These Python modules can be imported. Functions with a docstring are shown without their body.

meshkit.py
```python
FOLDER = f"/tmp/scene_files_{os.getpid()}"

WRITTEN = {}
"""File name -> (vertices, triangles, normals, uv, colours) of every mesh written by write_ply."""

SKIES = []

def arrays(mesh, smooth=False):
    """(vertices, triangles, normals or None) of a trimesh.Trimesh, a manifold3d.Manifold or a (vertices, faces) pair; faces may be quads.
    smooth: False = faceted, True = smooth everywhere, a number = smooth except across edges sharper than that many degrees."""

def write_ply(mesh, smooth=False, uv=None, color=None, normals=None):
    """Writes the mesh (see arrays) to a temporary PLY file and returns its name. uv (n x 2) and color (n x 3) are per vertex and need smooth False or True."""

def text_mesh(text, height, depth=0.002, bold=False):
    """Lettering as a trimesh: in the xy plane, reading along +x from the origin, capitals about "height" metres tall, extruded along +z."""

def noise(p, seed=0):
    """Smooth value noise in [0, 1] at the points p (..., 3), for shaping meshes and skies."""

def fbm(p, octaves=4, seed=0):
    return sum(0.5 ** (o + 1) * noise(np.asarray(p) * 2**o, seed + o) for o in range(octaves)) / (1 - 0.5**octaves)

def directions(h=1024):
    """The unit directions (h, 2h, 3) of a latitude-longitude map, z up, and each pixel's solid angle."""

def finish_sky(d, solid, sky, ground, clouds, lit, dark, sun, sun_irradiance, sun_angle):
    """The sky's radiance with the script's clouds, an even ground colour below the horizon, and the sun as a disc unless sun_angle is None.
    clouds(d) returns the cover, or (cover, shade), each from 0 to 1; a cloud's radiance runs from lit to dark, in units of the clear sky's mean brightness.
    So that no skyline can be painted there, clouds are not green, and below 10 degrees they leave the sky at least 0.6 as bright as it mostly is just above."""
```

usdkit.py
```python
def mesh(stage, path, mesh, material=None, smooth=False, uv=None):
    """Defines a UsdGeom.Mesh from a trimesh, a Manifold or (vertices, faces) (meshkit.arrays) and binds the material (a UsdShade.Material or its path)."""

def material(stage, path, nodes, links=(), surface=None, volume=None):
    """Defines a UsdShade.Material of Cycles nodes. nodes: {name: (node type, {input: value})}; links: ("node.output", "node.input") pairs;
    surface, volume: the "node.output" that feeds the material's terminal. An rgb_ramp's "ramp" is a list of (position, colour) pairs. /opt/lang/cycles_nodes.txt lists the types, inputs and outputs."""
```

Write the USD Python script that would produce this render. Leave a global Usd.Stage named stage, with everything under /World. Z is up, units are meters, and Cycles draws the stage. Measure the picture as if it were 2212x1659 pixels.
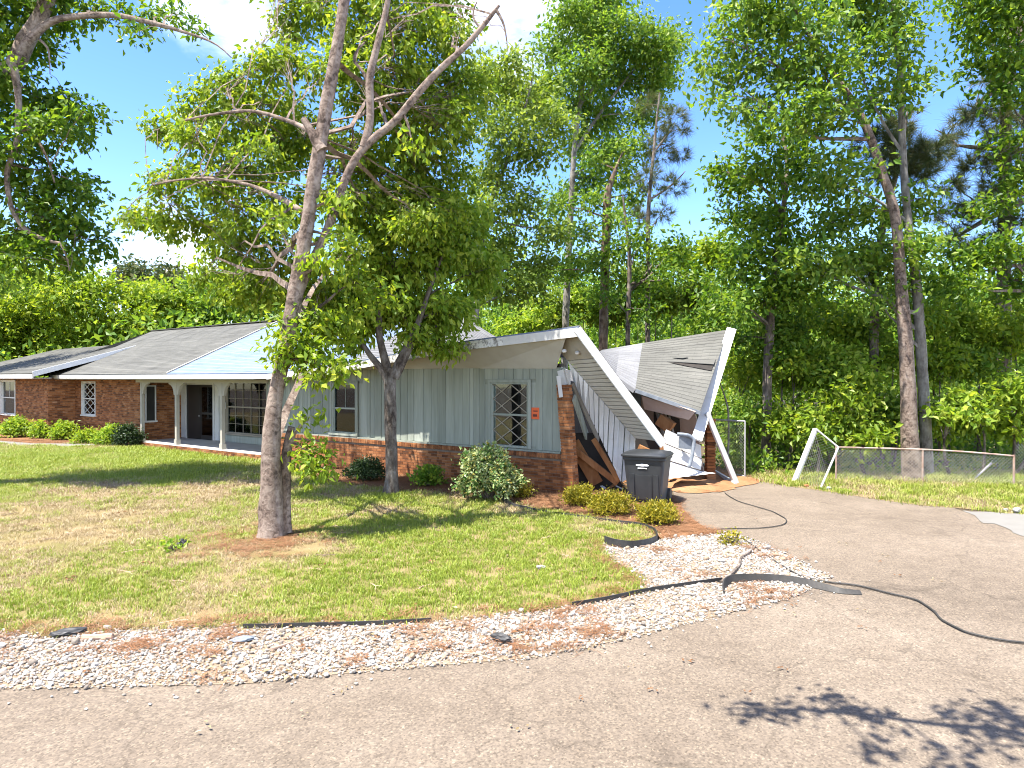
import math, numpy as np, trimesh, usdkit, meshkit
from pxr import Usd, UsdGeom, UsdLux, UsdShade, Gf, Sdf, Vt
from shapely.geometry import Polygon, Point, LineString
from shapely.ops import unary_union
import shapely

# ------------------------------------------------------------------ camera, sky, sun, exposure
stage = Usd.Stage.CreateInMemory()
UsdGeom.SetStageUpAxis(stage, 'Z'); UsdGeom.SetStageMetersPerUnit(stage, 1.0)
UsdGeom.Xform.Define(stage, '/World'); UsdGeom.Scope.Define(stage, '/World/Looks')
FPX, CX, CY, EYE = 683.0, 512.0, 384.0, 2.7
PITCH = math.atan(6 / FPX)
EXPOSURE = 1.85
cam = UsdGeom.Camera.Define(stage, '/World/camera')
cam.AddTranslateOp().Set((0, 0, EYE)); cam.AddRotateXOp().Set(90 - math.degrees(PITCH))
cam.CreateHorizontalApertureAttr(36.0); cam.CreateVerticalApertureAttr(27.0)
cam.CreateFocalLengthAttr(36.0 * FPX / 1024); cam.CreateClippingRangeAttr((0.05, 5000.0))
cam.CreateExposureAttr(EXPOSURE)
SUN_EL, SUN_XY = math.radians(67.5), np.array([-0.82, -0.57])
SUN_XY = SUN_XY / np.linalg.norm(SUN_XY)
SUN = np.array([*(SUN_XY * math.cos(SUN_EL)), math.sin(SUN_EL)])
sun = UsdLux.DistantLight.Define(stage, '/World/sun')
sun.CreateIntensityAttr(1.25); sun.CreateNormalizeAttr(True); sun.CreateAngleAttr(0.53); sun.CreateColorAttr((1.0, 0.955, 0.88))
_z = SUN; _x = np.cross([0, 0, 1], _z); _x /= np.linalg.norm(_x); _y = np.cross(_z, _x)
sun.AddTransformOp().Set(Gf.Matrix4d(*[float(c) for r in (_x, _y, _z) for c in (*r, 0)], 0, 0, 0, 1))
SKY_STRENGTH = 0.15
sky_rot = math.atan2(SUN[0], SUN[1])
DX, DY, DZ = 0.0, 0.0, 0.0


def unproject(x, y, Y):
    """A point of the photograph (its 2212 x 1659 picture coordinates) at the distance Y ahead."""
    a, b = (x * 1024 / 2212 - CX) / FPX, (CY - y * 1024 / 2212) / FPX
    fy, fz = math.cos(PITCH) + b * math.sin(PITCH), b * math.cos(PITCH) - math.sin(PITCH)
    return np.array([a * Y / fy, Y, EYE + fz * Y / fy])


def ground(x, y, z=0.0):
    p = unproject(x, y, 1.0)
    k = (z - EYE) / (p[2] - EYE)
    return np.array([p[0] * k, k, z])


def cloud_dir(x, y):
    v = unproject(x, y, 1.0) - [0, 0, EYE]
    return v / np.linalg.norm(v)


def mat(name, nodes, links, surface='p.BSDF', volume=None):
    return usdkit.material(stage, '/World/Looks/' + name, nodes, links, surface=surface, volume=volume)


def make_sky():
    n = {'tc': ('texture_coordinate', {}), 's': ('sky_texture', {'sky_type': 'single_scattering', 'sun_disc': False, 'sun_elevation': SUN_EL, 'sun_rotation': sky_rot, 'altitude': 100.0, 'air_density': 1.0, 'aerosol_density': 0.6, 'ozone_density': 2.2}),
         'h': ('hsv', {'hue': 0.513, 'saturation': 1.27, 'value': 0.78, 'fac': 1.0}),
         'm0': ('mapping', {'scale': (1.0, 1.0, 1.9), 'location': (0.35, 0.2, 0.1)}),
         'nz': ('noise_texture', {'scale': 3.1, 'detail': 9.0, 'roughness': 0.62}),
         'w': ('color', {'value': (4.6, 4.75, 5.0)}), 'mx': ('mix', {'mix_type': 'mix'}),
         'b': ('background_shader', {'strength': SKY_STRENGTH})}
    l = [('tc.generated', 'm0.vector'), ('m0.vector', 'nz.vector'), ('s.color', 'h.color')]
    # three cloud banks where the photograph has them, thin fair-weather cloud elsewhere
    banks = [(cloud_dir(1090, 10), 0.982, 0.9985, 1.0), (cloud_dir(490, -10), 0.993, 0.9995, 0.75), (cloud_dir(330, 580), 0.992, 0.9995, 0.8),
             (np.array([0.75, -0.5, 0.45]), 0.8, 0.98, 0.9), (np.array([-0.8, -0.35, 0.5]), 0.85, 0.98, 0.9), (np.array([0.1, -0.9, 0.4]), 0.8, 0.97, 0.9), (np.array([0.9, 0.4, 0.35]), 0.9, 0.99, .6)]
    prev = None
    for i, (d, lo, hi, amp) in enumerate(banks):
        d = np.asarray(d) / np.linalg.norm(d)
        n[f'd{i}'] = ('vector_math', {'math_type': 'dot_product', 'vector2': tuple(d)})
        n[f'r{i}'] = ('map_range', {'range_type': 'smoothstep', 'from_min': lo, 'from_max': hi, 'to_min': 0.0, 'to_max': amp, 'clamp': True})
        l += [('tc.generated', f'd{i}.vector1'), (f'd{i}.value', f'r{i}.value')]
        if prev is None:
            prev = f'r{i}.result'
        else:
            n[f'x{i}'] = ('math', {'math_type': 'maximum'})
            l += [(prev, f'x{i}.value1'), (f'r{i}.result', f'x{i}.value2')]
            prev = f'x{i}.value'
    n['a1'] = ('math', {'math_type': 'multiply_add', 'value2': 0.5, 'value3': -0.2})
    n['a2'] = ('math', {'math_type': 'add'})
    n['cov'] = ('map_range', {'range_type': 'smoothstep', 'from_min': 0.52, 'from_max': 0.9, 'to_min': 0.0, 'to_max': 0.95, 'clamp': True})
    l += [(prev, 'a1.value1'), ('a1.value', 'a2.value1'), ('nz.fac', 'a2.value2'), ('a2.value', 'cov.value'), ('cov.result', 'mx.fac'), ('h.color', 'mx.color1'), ('w.color', 'mx.color2'), ('mx.color', 'b.color')]
    return mat('sky_look', n, l, surface='b.background')


dome = UsdLux.DomeLight.Define(stage, '/World/sky')
dome.CreateIntensityAttr(1.0)
UsdShade.MaterialBindingAPI.Apply(dome.GetPrim()).Bind(make_sky())
dome.GetPrim().SetCustomDataByKey('kind', 'structure')

# ------------------------------------------------------------------ materials
POS = {'g': ('geometry', {})}


def surface_look(name, stops, scale=3.0, detail=6.0, rough=0.8, fine=60.0, fine_amt=0.25, bump=0.15, bump_dist=0.01, stretch=(1, 1, 1), spec=0.3, bump_scale=None, distortion=0.0):
    """A rough material: two noises drive a colour ramp, the finer one also the relief."""
    n = {'g': ('geometry', {}), 'm': ('mapping', {'scale': stretch}), 'n1': ('noise_texture', {'scale': scale, 'detail': detail, 'roughness': 0.6, 'distortion': distortion}),
         'n2': ('noise_texture', {'scale': fine, 'detail': 3.0, 'roughness': 0.6}), 'mf': ('mix_float', {'fac': fine_amt}),
         'r': ('rgb_ramp', {'ramp': stops}), 'b': ('bump', {'strength': bump, 'distance': bump_dist}), 'nb': ('noise_texture', {'scale': bump_scale or fine, 'detail': 4.0}),
         'p': ('principled_bsdf', {'roughness': rough, 'specular_ior_level': spec})}
    l = [('g.position', 'm.vector'), ('m.vector', 'n1.vector'), ('m.vector', 'n2.vector'), ('m.vector', 'nb.vector'), ('n1.fac', 'mf.a'), ('n2.fac', 'mf.b'), ('mf.result', 'r.fac'), ('r.color', 'p.base_color'), ('nb.fac', 'b.height'), ('b.normal', 'p.normal')]
    return mat(name, n, l)


def leaf_look(name, cols, trans, rough=0.45, spec=0.35, noise_scale=0.7, tmix=0.42, vary=0.3):
    n = {'g': ('geometry', {}), 'tn': ('attribute', {'attribute': 'tone'}), 'r': ('rgb_ramp', {'ramp': cols}), 'nz': ('noise_texture', {'scale': noise_scale, 'detail': 2.0}), 'mf': ('mix_float', {'fac': vary}),
         'p': ('principled_bsdf', {'roughness': rough, 'specular_ior_level': spec}), 't': ('translucent_bsdf', {}), 'tc': ('mix', {'mix_type': 'multiply', 'fac': 1.0, 'color2': trans}), 'x': ('mix_closure', {'fac': tmix})}
    l = [('g.position', 'nz.vector'), ('tn.fac', 'mf.a'), ('nz.fac', 'mf.b'), ('mf.result', 'r.fac'), ('r.color', 'p.base_color'), ('r.color', 'tc.color1'), ('tc.color', 't.color'), ('p.BSDF', 'x.closure1'), ('t.BSDF', 'x.closure2')]
    return mat(name, n, l, surface='x.closure')


def island_look(name, cols, rough=0.85, fine=80.0, bump=0.2, spec=0.25, fine_amt=0.3, stretch=(1, 1, 1)):
    """Each separate piece of the mesh gets its own tone."""
    n = {'g': ('geometry', {}), 'tn': ('attribute', {'attribute': 'tone'}), 'o': ('object_info', {}), 'ad': ('math', {'math_type': 'add'}), 'fr': ('math', {'math_type': 'fraction'}), 'r': ('rgb_ramp', {'ramp': cols}), 'mp': ('mapping', {'scale': stretch}), 'nz': ('noise_texture', {'scale': fine, 'detail': 5.0, 'roughness': 0.65}), 'mf': ('mix_float', {'fac': fine_amt}),
         'p': ('principled_bsdf', {'roughness': rough, 'specular_ior_level': spec}), 'b': ('bump', {'strength': bump, 'distance': 0.006})}
    l = [('g.position', 'mp.vector'), ('mp.vector', 'nz.vector'), ('tn.fac', 'ad.value1'), ('o.random', 'ad.value2'), ('ad.value', 'fr.value1'), ('fr.value', 'mf.a'), ('nz.fac', 'mf.b'), ('mf.result', 'r.fac'), ('r.color', 'p.base_color'), ('nz.fac', 'b.height'), ('b.normal', 'p.normal')]
    return mat(name, n, l)


M = {}
M['soil'] = surface_look('forest_soil', [(0.25, (0.035, 0.028, 0.018)), (0.5, (0.07, 0.05, 0.028)), (0.75, (0.11, 0.075, 0.04))], scale=0.5, fine=12, fine_amt=0.5, bump=0.4, bump_dist=0.05)
M['lawn'] = surface_look('lawn_thatch', [(0.3, (0.080, 0.083, 0.021)), (0.45, (0.145, 0.123, 0.046)), (0.55, (0.203, 0.153, 0.076)), (0.72, (0.234, 0.172, 0.105))], scale=0.8, fine=45, fine_amt=0.42, bump=0.6, bump_dist=0.03, rough=0.95, spec=0.1)
M['mulch'] = surface_look('pine_straw_bed', [(0.3, (0.089, 0.039, 0.017)), (0.5, (0.196, 0.098, 0.048)), (0.7, (0.272, 0.161, 0.089))], scale=3.0, fine=90, fine_amt=0.55, bump=0.7, bump_dist=0.03, rough=0.95, spec=0.1)
M['gravel_bed'] = surface_look('gravel_bed_soil', [(0.3, (0.154, 0.101, 0.059)), (0.5, (0.248, 0.189, 0.130)), (0.7, (0.320, 0.267, 0.202))], scale=1.5, fine=70, fine_amt=0.5, bump=0.8, bump_dist=0.03, rough=0.95, spec=0.1)
M['clay'] = surface_look('red_clay', [(0.3, (0.16, 0.075, 0.036)), (0.5, (0.25, 0.125, 0.06)), (0.7, (0.33, 0.20, 0.115))], scale=1.6, fine=40, fine_amt=0.45, bump=0.6, bump_dist=0.04, rough=0.95, spec=0.1)
M['concrete'] = surface_look('pale_concrete', [(0.3, (0.137, 0.128, 0.112)), (0.7, (0.175, 0.167, 0.150))], scale=2.0, fine=90, fine_amt=0.4, bump=0.15, rough=0.9)
M['porch_slab'] = surface_look('porch_concrete', [(0.3, (0.30, 0.29, 0.27)), (0.7, (0.42, 0.41, 0.38))], scale=2.0, fine=60, rough=0.8)


def asphalt():
    n = {'g': ('geometry', {}), 'n1': ('noise_texture', {'scale': 0.42, 'detail': 7.0, 'roughness': 0.62, 'distortion': 0.4}), 'n2': ('noise_texture', {'scale': 3.0, 'detail': 6.0, 'roughness': 0.7}), 'v': ('voronoi_texture', {'scale': 62.0}), 'v2': ('noise_texture', {'scale': 38.0, 'detail': 4.0, 'roughness': 0.75}),
         'r1': ('rgb_ramp', {'ramp': [(0.3, (0.090, 0.072, 0.055)), (0.45, (0.130, 0.105, 0.080)), (0.55, (0.150, 0.122, 0.094)), (0.7, (0.195, 0.161, 0.126))]}), 'mf': ('mix_float', {'fac': 0.4}),
         'bw': ('rgb_to_bw', {}), 'r2': ('rgb_ramp', {'ramp': [(0.0, (0.55, 0.54, 0.53)), (0.4, (0.95, 0.94, 0.93)), (0.75, (1.1, 1.08, 1.05)), (1.0, (1.7, 1.65, 1.55))]}), 'r3': ('rgb_ramp', {'ramp': [(0.3, (0.72, 0.7, 0.68)), (0.5, (1.0, 1.0, 1.0)), (0.72, (1.28, 1.25, 1.2))]}),
         'x1': ('mix', {'mix_type': 'multiply', 'fac': 1.0}), 'x2': ('mix', {'mix_type': 'multiply', 'fac': 0.8}), 'b': ('bump', {'strength': 0.55, 'distance': 0.006}), 'p': ('principled_bsdf', {'roughness': 0.9, 'specular_ior_level': 0.2}),
         'vc': ('voronoi_texture', {'scale': 0.42, 'feature': 'distance_to_edge'}), 'nd': ('noise_texture', {'scale': 1.6, 'detail': 5.0}), 'vm': ('vector_math', {'math_type': 'multiply_add', 'vector2': (0.9, 0.9, 0.0)}), 'cr': ('map_range', {'from_min': 0.0, 'from_max': 0.010, 'to_min': 0.5, 'to_max': 1.0, 'clamp': True}), 'x3': ('mix', {'mix_type': 'multiply', 'fac': 0.5})}
    l = [('g.position', f'{k}.vector') for k in ('n1', 'n2', 'v', 'v2', 'nd')] + [('n1.fac', 'mf.a'), ('n2.fac', 'mf.b'), ('mf.result', 'r1.fac'), ('v.color', 'bw.color'), ('bw.val', 'r2.fac'), ('v2.fac', 'r3.fac'), ('r1.color', 'x1.color1'), ('r2.color', 'x1.color2'), ('x1.color', 'x2.color1'), ('r3.color', 'x2.color2'),
         ('nd.color', 'vm.vector1'), ('g.position', 'vm.vector3'), ('vm.vector', 'vc.vector'), ('vc.distance', 'cr.value'), ('x2.color', 'x3.color1'), ('cr.result', 'x3.color2'), ('x3.color', 'p.base_color'), ('bw.val', 'b.height'), ('b.normal', 'p.normal')]
    return mat('worn_asphalt', n, l)


M['asphalt'] = asphalt()
def brick_look():
    n = {'g': ('geometry', {}), 'tn': ('attribute', {'attribute': 'tone'}), 'o': ('object_info', {}), 'ad': ('math', {'math_type': 'add'}), 'fr': ('math', {'math_type': 'fraction'}), 'm': ('mapping', {'scale': (2.2, 2.2, 9.0)}), 'n1': ('noise_texture', {'scale': 1.0, 'detail': 4.0, 'roughness': 0.65}), 'n2': ('noise_texture', {'scale': 55.0, 'detail': 4.0}),
         'c1': ('map_range', {'from_min': 0.3, 'from_max': 0.7, 'clamp': True}), 'mf': ('mix_float', {'fac': 0.5}), 'mg': ('mix_float', {'fac': 0.15}), 'r': ('rgb_ramp', {'ramp': [(0.12, (0.052, 0.025, 0.015)), (0.3, (0.118, 0.045, 0.018)), (0.5, (0.22, 0.084, 0.032)), (0.7, (0.295, 0.128, 0.052)), (0.88, (0.33, 0.18, 0.10))]}),
         'p': ('principled_bsdf', {'roughness': 0.88, 'specular_ior_level': 0.2}), 'b': ('bump', {'strength': 0.35, 'distance': 0.006})}
    l = [('g.position', 'm.vector'), ('m.vector', 'n1.vector'), ('g.position', 'n2.vector'), ('tn.fac', 'ad.value1'), ('o.random', 'ad.value2'), ('ad.value', 'fr.value1'), ('n1.fac', 'c1.value'), ('fr.value', 'mf.a'), ('c1.result', 'mf.b'), ('mf.result', 'mg.a'), ('n2.fac', 'mg.b'), ('mg.result', 'r.fac'), ('r.color', 'p.base_color'), ('n2.fac', 'b.height'), ('b.normal', 'p.normal')]
    return mat('red_brick', n, l)


M['brick'] = brick_look()
M['mortar'] = surface_look('mortar', [(0.3, (0.128, 0.094, 0.071)), (0.7, (0.203, 0.161, 0.128))], scale=6, fine=120, bump=0.3)
M['siding'] = island_look('painted_siding', [(0.15, (0.145, 0.158, 0.128)), (0.38, (0.215, 0.232, 0.192)), (0.55, (0.261, 0.281, 0.237)), (0.8, (0.348, 0.369, 0.319))], rough=0.65, fine=9.0, bump=0.12, fine_amt=0.68, stretch=(1.0, 1.0, 0.09))
M['white'] = surface_look('weathered_white_paint', [(0.25, (0.399, 0.392, 0.363)), (0.45, (0.499, 0.492, 0.470)), (0.7, (0.556, 0.552, 0.534))], scale=3.5, fine=40, rough=0.55, bump=0.08)
M['peeling'] = surface_look('peeling_fascia', [(0.36, (0.10, 0.095, 0.085)), (0.46, (0.30, 0.29, 0.27)), (0.52, (0.6, 0.59, 0.56)), (0.7, (0.72, 0.71, 0.68))], scale=5.0, fine=16, fine_amt=0.45, rough=0.7, bump=0.3)
M['cream'] = surface_look('cream_soffit', [(0.3, (0.289, 0.266, 0.217)), (0.7, (0.359, 0.335, 0.283))], scale=2.0, fine=30, rough=0.6, bump=0.06)
M['plywood'] = surface_look('soffit_plywood', [(0.3, (0.208, 0.179, 0.133)), (0.7, (0.301, 0.266, 0.208))], scale=2.5, fine=30, rough=0.7, bump=0.1)
M['raw_wood'] = surface_look('raw_lumber', [(0.3, (0.156, 0.060, 0.021)), (0.5, (0.252, 0.114, 0.042)), (0.7, (0.330, 0.180, 0.078))], scale=4, fine=20, stretch=(1, 1, 0.3), rough=0.8, bump=0.2)
M['pink_board'] = surface_look('pinkish_underlay', [(0.3, (0.280, 0.202, 0.162)), (0.7, (0.370, 0.291, 0.246))], scale=3, fine=30, rough=0.8, bump=0.1)
M['dark_void'] = surface_look('dark_interior', [(0.3, (0.02, 0.018, 0.016)), (0.7, (0.045, 0.038, 0.032))], scale=3, fine=20, rough=0.95)  # near-black colour put in for the shade of unlit insides and gaps
M['dark_paint'] = surface_look('black_door_paint', [(0.3, (0.012, 0.011, 0.010)), (0.7, (0.024, 0.022, 0.02))], scale=3, fine=20, rough=0.4, spec=0.5, bump=0.03)
M['black_plastic'] = surface_look('black_plastic', [(0.3, (0.016, 0.016, 0.017)), (0.7, (0.045, 0.044, 0.042))], scale=5, fine=40, rough=0.55, spec=0.4, bump=0.1)
M['bin_plastic'] = surface_look('charcoal_plastic', [(0.3, (0.018, 0.0195, 0.021)), (0.7, (0.034, 0.036, 0.038))], scale=4, fine=60, rough=0.5, spec=0.45, bump=0.05)
M['bin_lid'] = surface_look('dark_lid_plastic', [(0.3, (0.012, 0.0135, 0.015)), (0.7, (0.026, 0.028, 0.03))], scale=4, fine=60, rough=0.42, spec=0.5, bump=0.05)
M['emblem'] = surface_look('pale_emblem', [(0.3, (0.55, 0.56, 0.56)), (0.7, (0.66, 0.67, 0.67))], scale=4, rough=0.5)
M['steel'] = surface_look('galvanised_steel', [(0.3, (0.230, 0.230, 0.217)), (0.7, (0.332, 0.332, 0.312))], scale=6, fine=50, rough=0.5, spec=0.5)
M['rusty'] = surface_look('rusty_steel', [(0.3, (0.160, 0.090, 0.060)), (0.5, (0.288, 0.205, 0.162)), (0.7, (0.360, 0.328, 0.297))], scale=4, fine=30, rough=0.7)
M['notice'] = surface_look('orange_paper', [(0.3, (0.62, 0.10, 0.035)), (0.7, (0.70, 0.15, 0.05))], scale=6, rough=0.7)
M['ink'] = surface_look('black_ink', [(0.3, (0.10, 0.03, 0.02)), (0.7, (0.13, 0.04, 0.03))], scale=6, rough=0.7)
M['rubber'] = surface_look('hose_rubber', [(0.3, (0.02, 0.02, 0.018)), (0.7, (0.05, 0.045, 0.04))], scale=6, fine=40, rough=0.6)
M['slate'] = surface_look('slate_piece', [(0.3, (0.10, 0.12, 0.14)), (0.7, (0.22, 0.24, 0.27))], scale=6, rough=0.6)
M['stick'] = surface_look('dry_stick', [(0.3, (0.240, 0.152, 0.104)), (0.7, (0.400, 0.288, 0.216))], scale=8, rough=0.85, bump=0.3)
M['rock'] = surface_look('pale_rock', [(0.3, (0.202, 0.193, 0.174)), (0.7, (0.296, 0.286, 0.269))], scale=6, fine=40, rough=0.9, bump=0.5, bump_dist=0.02)
M['straw_needle'] = island_look('pine_needle_litter', [(0.0, (0.116, 0.045, 0.018)), (0.5, (0.208, 0.099, 0.045)), (1.0, (0.266, 0.161, 0.091))], bump=0.0)
M['green_blade'] = leaf_look('green_grass', [(0.2, (0.138, 0.200, 0.021)), (0.5, (0.212, 0.274, 0.029)), (0.8, (0.306, 0.346, 0.051))], (1.0, 1.0, 0.8), tmix=0.35)
M['olive_blade'] = leaf_look('yellowing_grass', [(0.2, (0.200, 0.233, 0.042)), (0.5, (0.280, 0.295, 0.067)), (0.8, (0.355, 0.354, 0.114))], (1.0, 0.95, 0.75), tmix=0.3)
M['tan_blade'] = leaf_look('dry_grass', [(0.2, (0.234, 0.175, 0.082)), (0.5, (0.311, 0.240, 0.129)), (0.8, (0.369, 0.298, 0.188))], (1.0, 0.9, 0.8), tmix=0.25)


def roof_look(name, stops, rough, spec):
    n = {'g': ('geometry', {}), 'tc': ('texture_coordinate', {}), 'n1': ('noise_texture', {'scale': 0.9, 'detail': 6.0, 'roughness': 0.65}), 'n2': ('noise_texture', {'scale': 34.0, 'detail': 4.0, 'roughness': 0.7}), 'mf': ('mix_float', {'fac': 0.3}), 'r': ('rgb_ramp', {'ramp': stops}),
         'm': ('mapping', {'scale': (0.28, 6.0, 1.0)}), 'n3': ('noise_texture', {'scale': 1.0, 'detail': 5.0}), 'r3': ('rgb_ramp', {'ramp': [(0.3, (0.74, 0.74, 0.74)), (0.5, (0.97, 0.97, 0.96)), (0.7, (1.12, 1.12, 1.1))]}),
         'bk': ('brick_texture', {'scale': 1.0, 'brick_width': 0.33, 'row_height': 0.14, 'mortar_size': 0.006, 'color1': (0.9, 0.9, 0.9), 'color2': (1.08, 1.08, 1.08), 'mortar': (0.62, 0.62, 0.62), 'bias': 0.0}),
         'x1': ('mix', {'mix_type': 'multiply', 'fac': 0.5}), 'x2': ('mix', {'mix_type': 'multiply', 'fac': 0.85}), 'b': ('bump', {'strength': 0.5, 'distance': 0.008}), 'p': ('principled_bsdf', {'roughness': rough, 'specular_ior_level': spec})}
    l = [('g.position', 'n1.vector'), ('g.position', 'n2.vector'), ('tc.UV', 'm.vector'), ('m.vector', 'n3.vector'), ('tc.UV', 'bk.vector'), ('n1.fac', 'mf.a'), ('n2.fac', 'mf.b'), ('mf.result', 'r.fac'), ('n3.fac', 'r3.fac'), ('r.color', 'x1.color1'), ('bk.color', 'x1.color2'), ('x1.color', 'x2.color1'), ('r3.color', 'x2.color2'), ('x2.color', 'p.base_color'), ('n2.fac', 'b.height'), ('b.normal', 'p.normal')]
    return mat(name, n, l)


M['shingle'] = roof_look('grey_shingle', [(0.3, (0.077, 0.075, 0.067)), (0.5, (0.103, 0.101, 0.090)), (0.7, (0.127, 0.123, 0.110))], 0.9, 0.2)
M['glare_shingle'] = roof_look('bluish_glare_roofing', [(0.3, (0.125, 0.164, 0.251)), (0.5, (0.149, 0.194, 0.294)), (0.7, (0.171, 0.223, 0.327))], 0.5, 0.5)  # bluish roofing; glare of the glancing sun is put into the pale colour
M['streaky_sunlit'] = roof_look('streaky_sunlit_roofing', [(0.3, (0.109, 0.109, 0.115)), (0.5, (0.143, 0.143, 0.148)), (0.7, (0.169, 0.169, 0.175))], 0.6, 0.4)  # streaked roofing, its paler tone painted in for sun on these slopes


def bark_look(name, stops, scale=9.0, zs=0.22, bump=0.9, patch=None):
    n = {'g': ('geometry', {}), 'm': ('mapping', {'scale': (1, 1, zs)}), 'n1': ('noise_texture', {'scale': scale, 'detail': 6.0, 'roughness': 0.68, 'distortion': 0.6}), 'n2': ('noise_texture', {'scale': 3.2, 'detail': 5.0, 'roughness': 0.65}), 'mf': ('mix_float', {'fac': 0.5}), 'r': ('rgb_ramp', {'ramp': [(0.5 + (q - 0.5) * 0.5, c) for q, c in stops]}),
         'b': ('bump', {'strength': bump, 'distance': 0.03}), 'p': ('principled_bsdf', {'roughness': 0.95, 'specular_ior_level': 0.15})}
    l = [('g.position', 'm.vector'), ('m.vector', 'n1.vector'), ('g.position', 'n2.vector'), ('n1.fac', 'mf.a'), ('n2.fac', 'mf.b'), ('mf.result', 'r.fac'), ('r.color', 'p.base_color'), ('n1.fac', 'b.height'), ('b.normal', 'p.normal')]
    return mat(name, n, l)


M['bark'] = bark_look('grey_brown_bark', [(0.3, (0.058, 0.043, 0.034)), (0.45, (0.152, 0.112, 0.090)), (0.58, (0.222, 0.173, 0.140)), (0.75, (0.273, 0.219, 0.178))], scale=12, zs=0.9)
M['bark2'] = bark_look('mottled_grey_bark', [(0.3, (0.037, 0.029, 0.024)), (0.45, (0.088, 0.072, 0.060)), (0.6, (0.136, 0.119, 0.102)), (0.75, (0.203, 0.184, 0.165))], scale=11, zs=0.4)
M['bark_dark'] = bark_look('dark_bark', [(0.3, (0.05, 0.04, 0.032)), (0.5, (0.13, 0.105, 0.085)), (0.7, (0.25, 0.21, 0.175))], scale=9, zs=0.2)
M['bark_pine'] = bark_look('reddish_pine_bark', [(0.3, (0.044, 0.030, 0.023)), (0.5, (0.131, 0.089, 0.066)), (0.7, (0.219, 0.167, 0.132))], scale=7, zs=0.25)
M['bark_pale'] = bark_look('pale_grey_bark', [(0.3, (0.088, 0.077, 0.065)), (0.5, (0.183, 0.166, 0.145)), (0.7, (0.266, 0.248, 0.224))], scale=9, zs=0.3)
M['leaf_main'] = leaf_look('light_green_leaf', [(0.2, (0.108, 0.192, 0.015)), (0.45, (0.184, 0.286, 0.022)), (0.7, (0.271, 0.360, 0.034)), (0.9, (0.390, 0.441, 0.064))], (1.25, 1.15, 0.55), tmix=0.56)
M['leaf_fresh'] = leaf_look('fresh_green_leaf', [(0.2, (0.135, 0.243, 0.020)), (0.5, (0.228, 0.351, 0.031)), (0.8, (0.372, 0.464, 0.068))], (1.2, 1.1, 0.55), tmix=0.56)
M['leaf_dark'] = leaf_look('deep_green_leaf', [(0.2, (0.055, 0.131, 0.013)), (0.5, (0.103, 0.199, 0.017)), (0.8, (0.194, 0.287, 0.025))], (1.25, 1.15, 0.5), tmix=0.56)
M['leaf_mid'] = leaf_look('mid_green_leaf', [(0.2, (0.083, 0.174, 0.022)), (0.5, (0.149, 0.254, 0.031)), (0.8, (0.262, 0.353, 0.046))], (1.2, 1.15, 0.6), tmix=0.56)
M['leaf_yellow'] = leaf_look('yellow_green_leaf', [(0.2, (0.103, 0.179, 0.022)), (0.5, (0.176, 0.259, 0.034)), (0.8, (0.264, 0.338, 0.064))], (1.2, 1.1, 0.55), tmix=0.56)
M['needle'] = leaf_look('pine_needle', [(0.2, (0.045, 0.076, 0.019)), (0.5, (0.084, 0.111, 0.031)), (0.8, (0.142, 0.132, 0.050))], (1.0, 1.0, 0.7), tmix=0.3)
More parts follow.
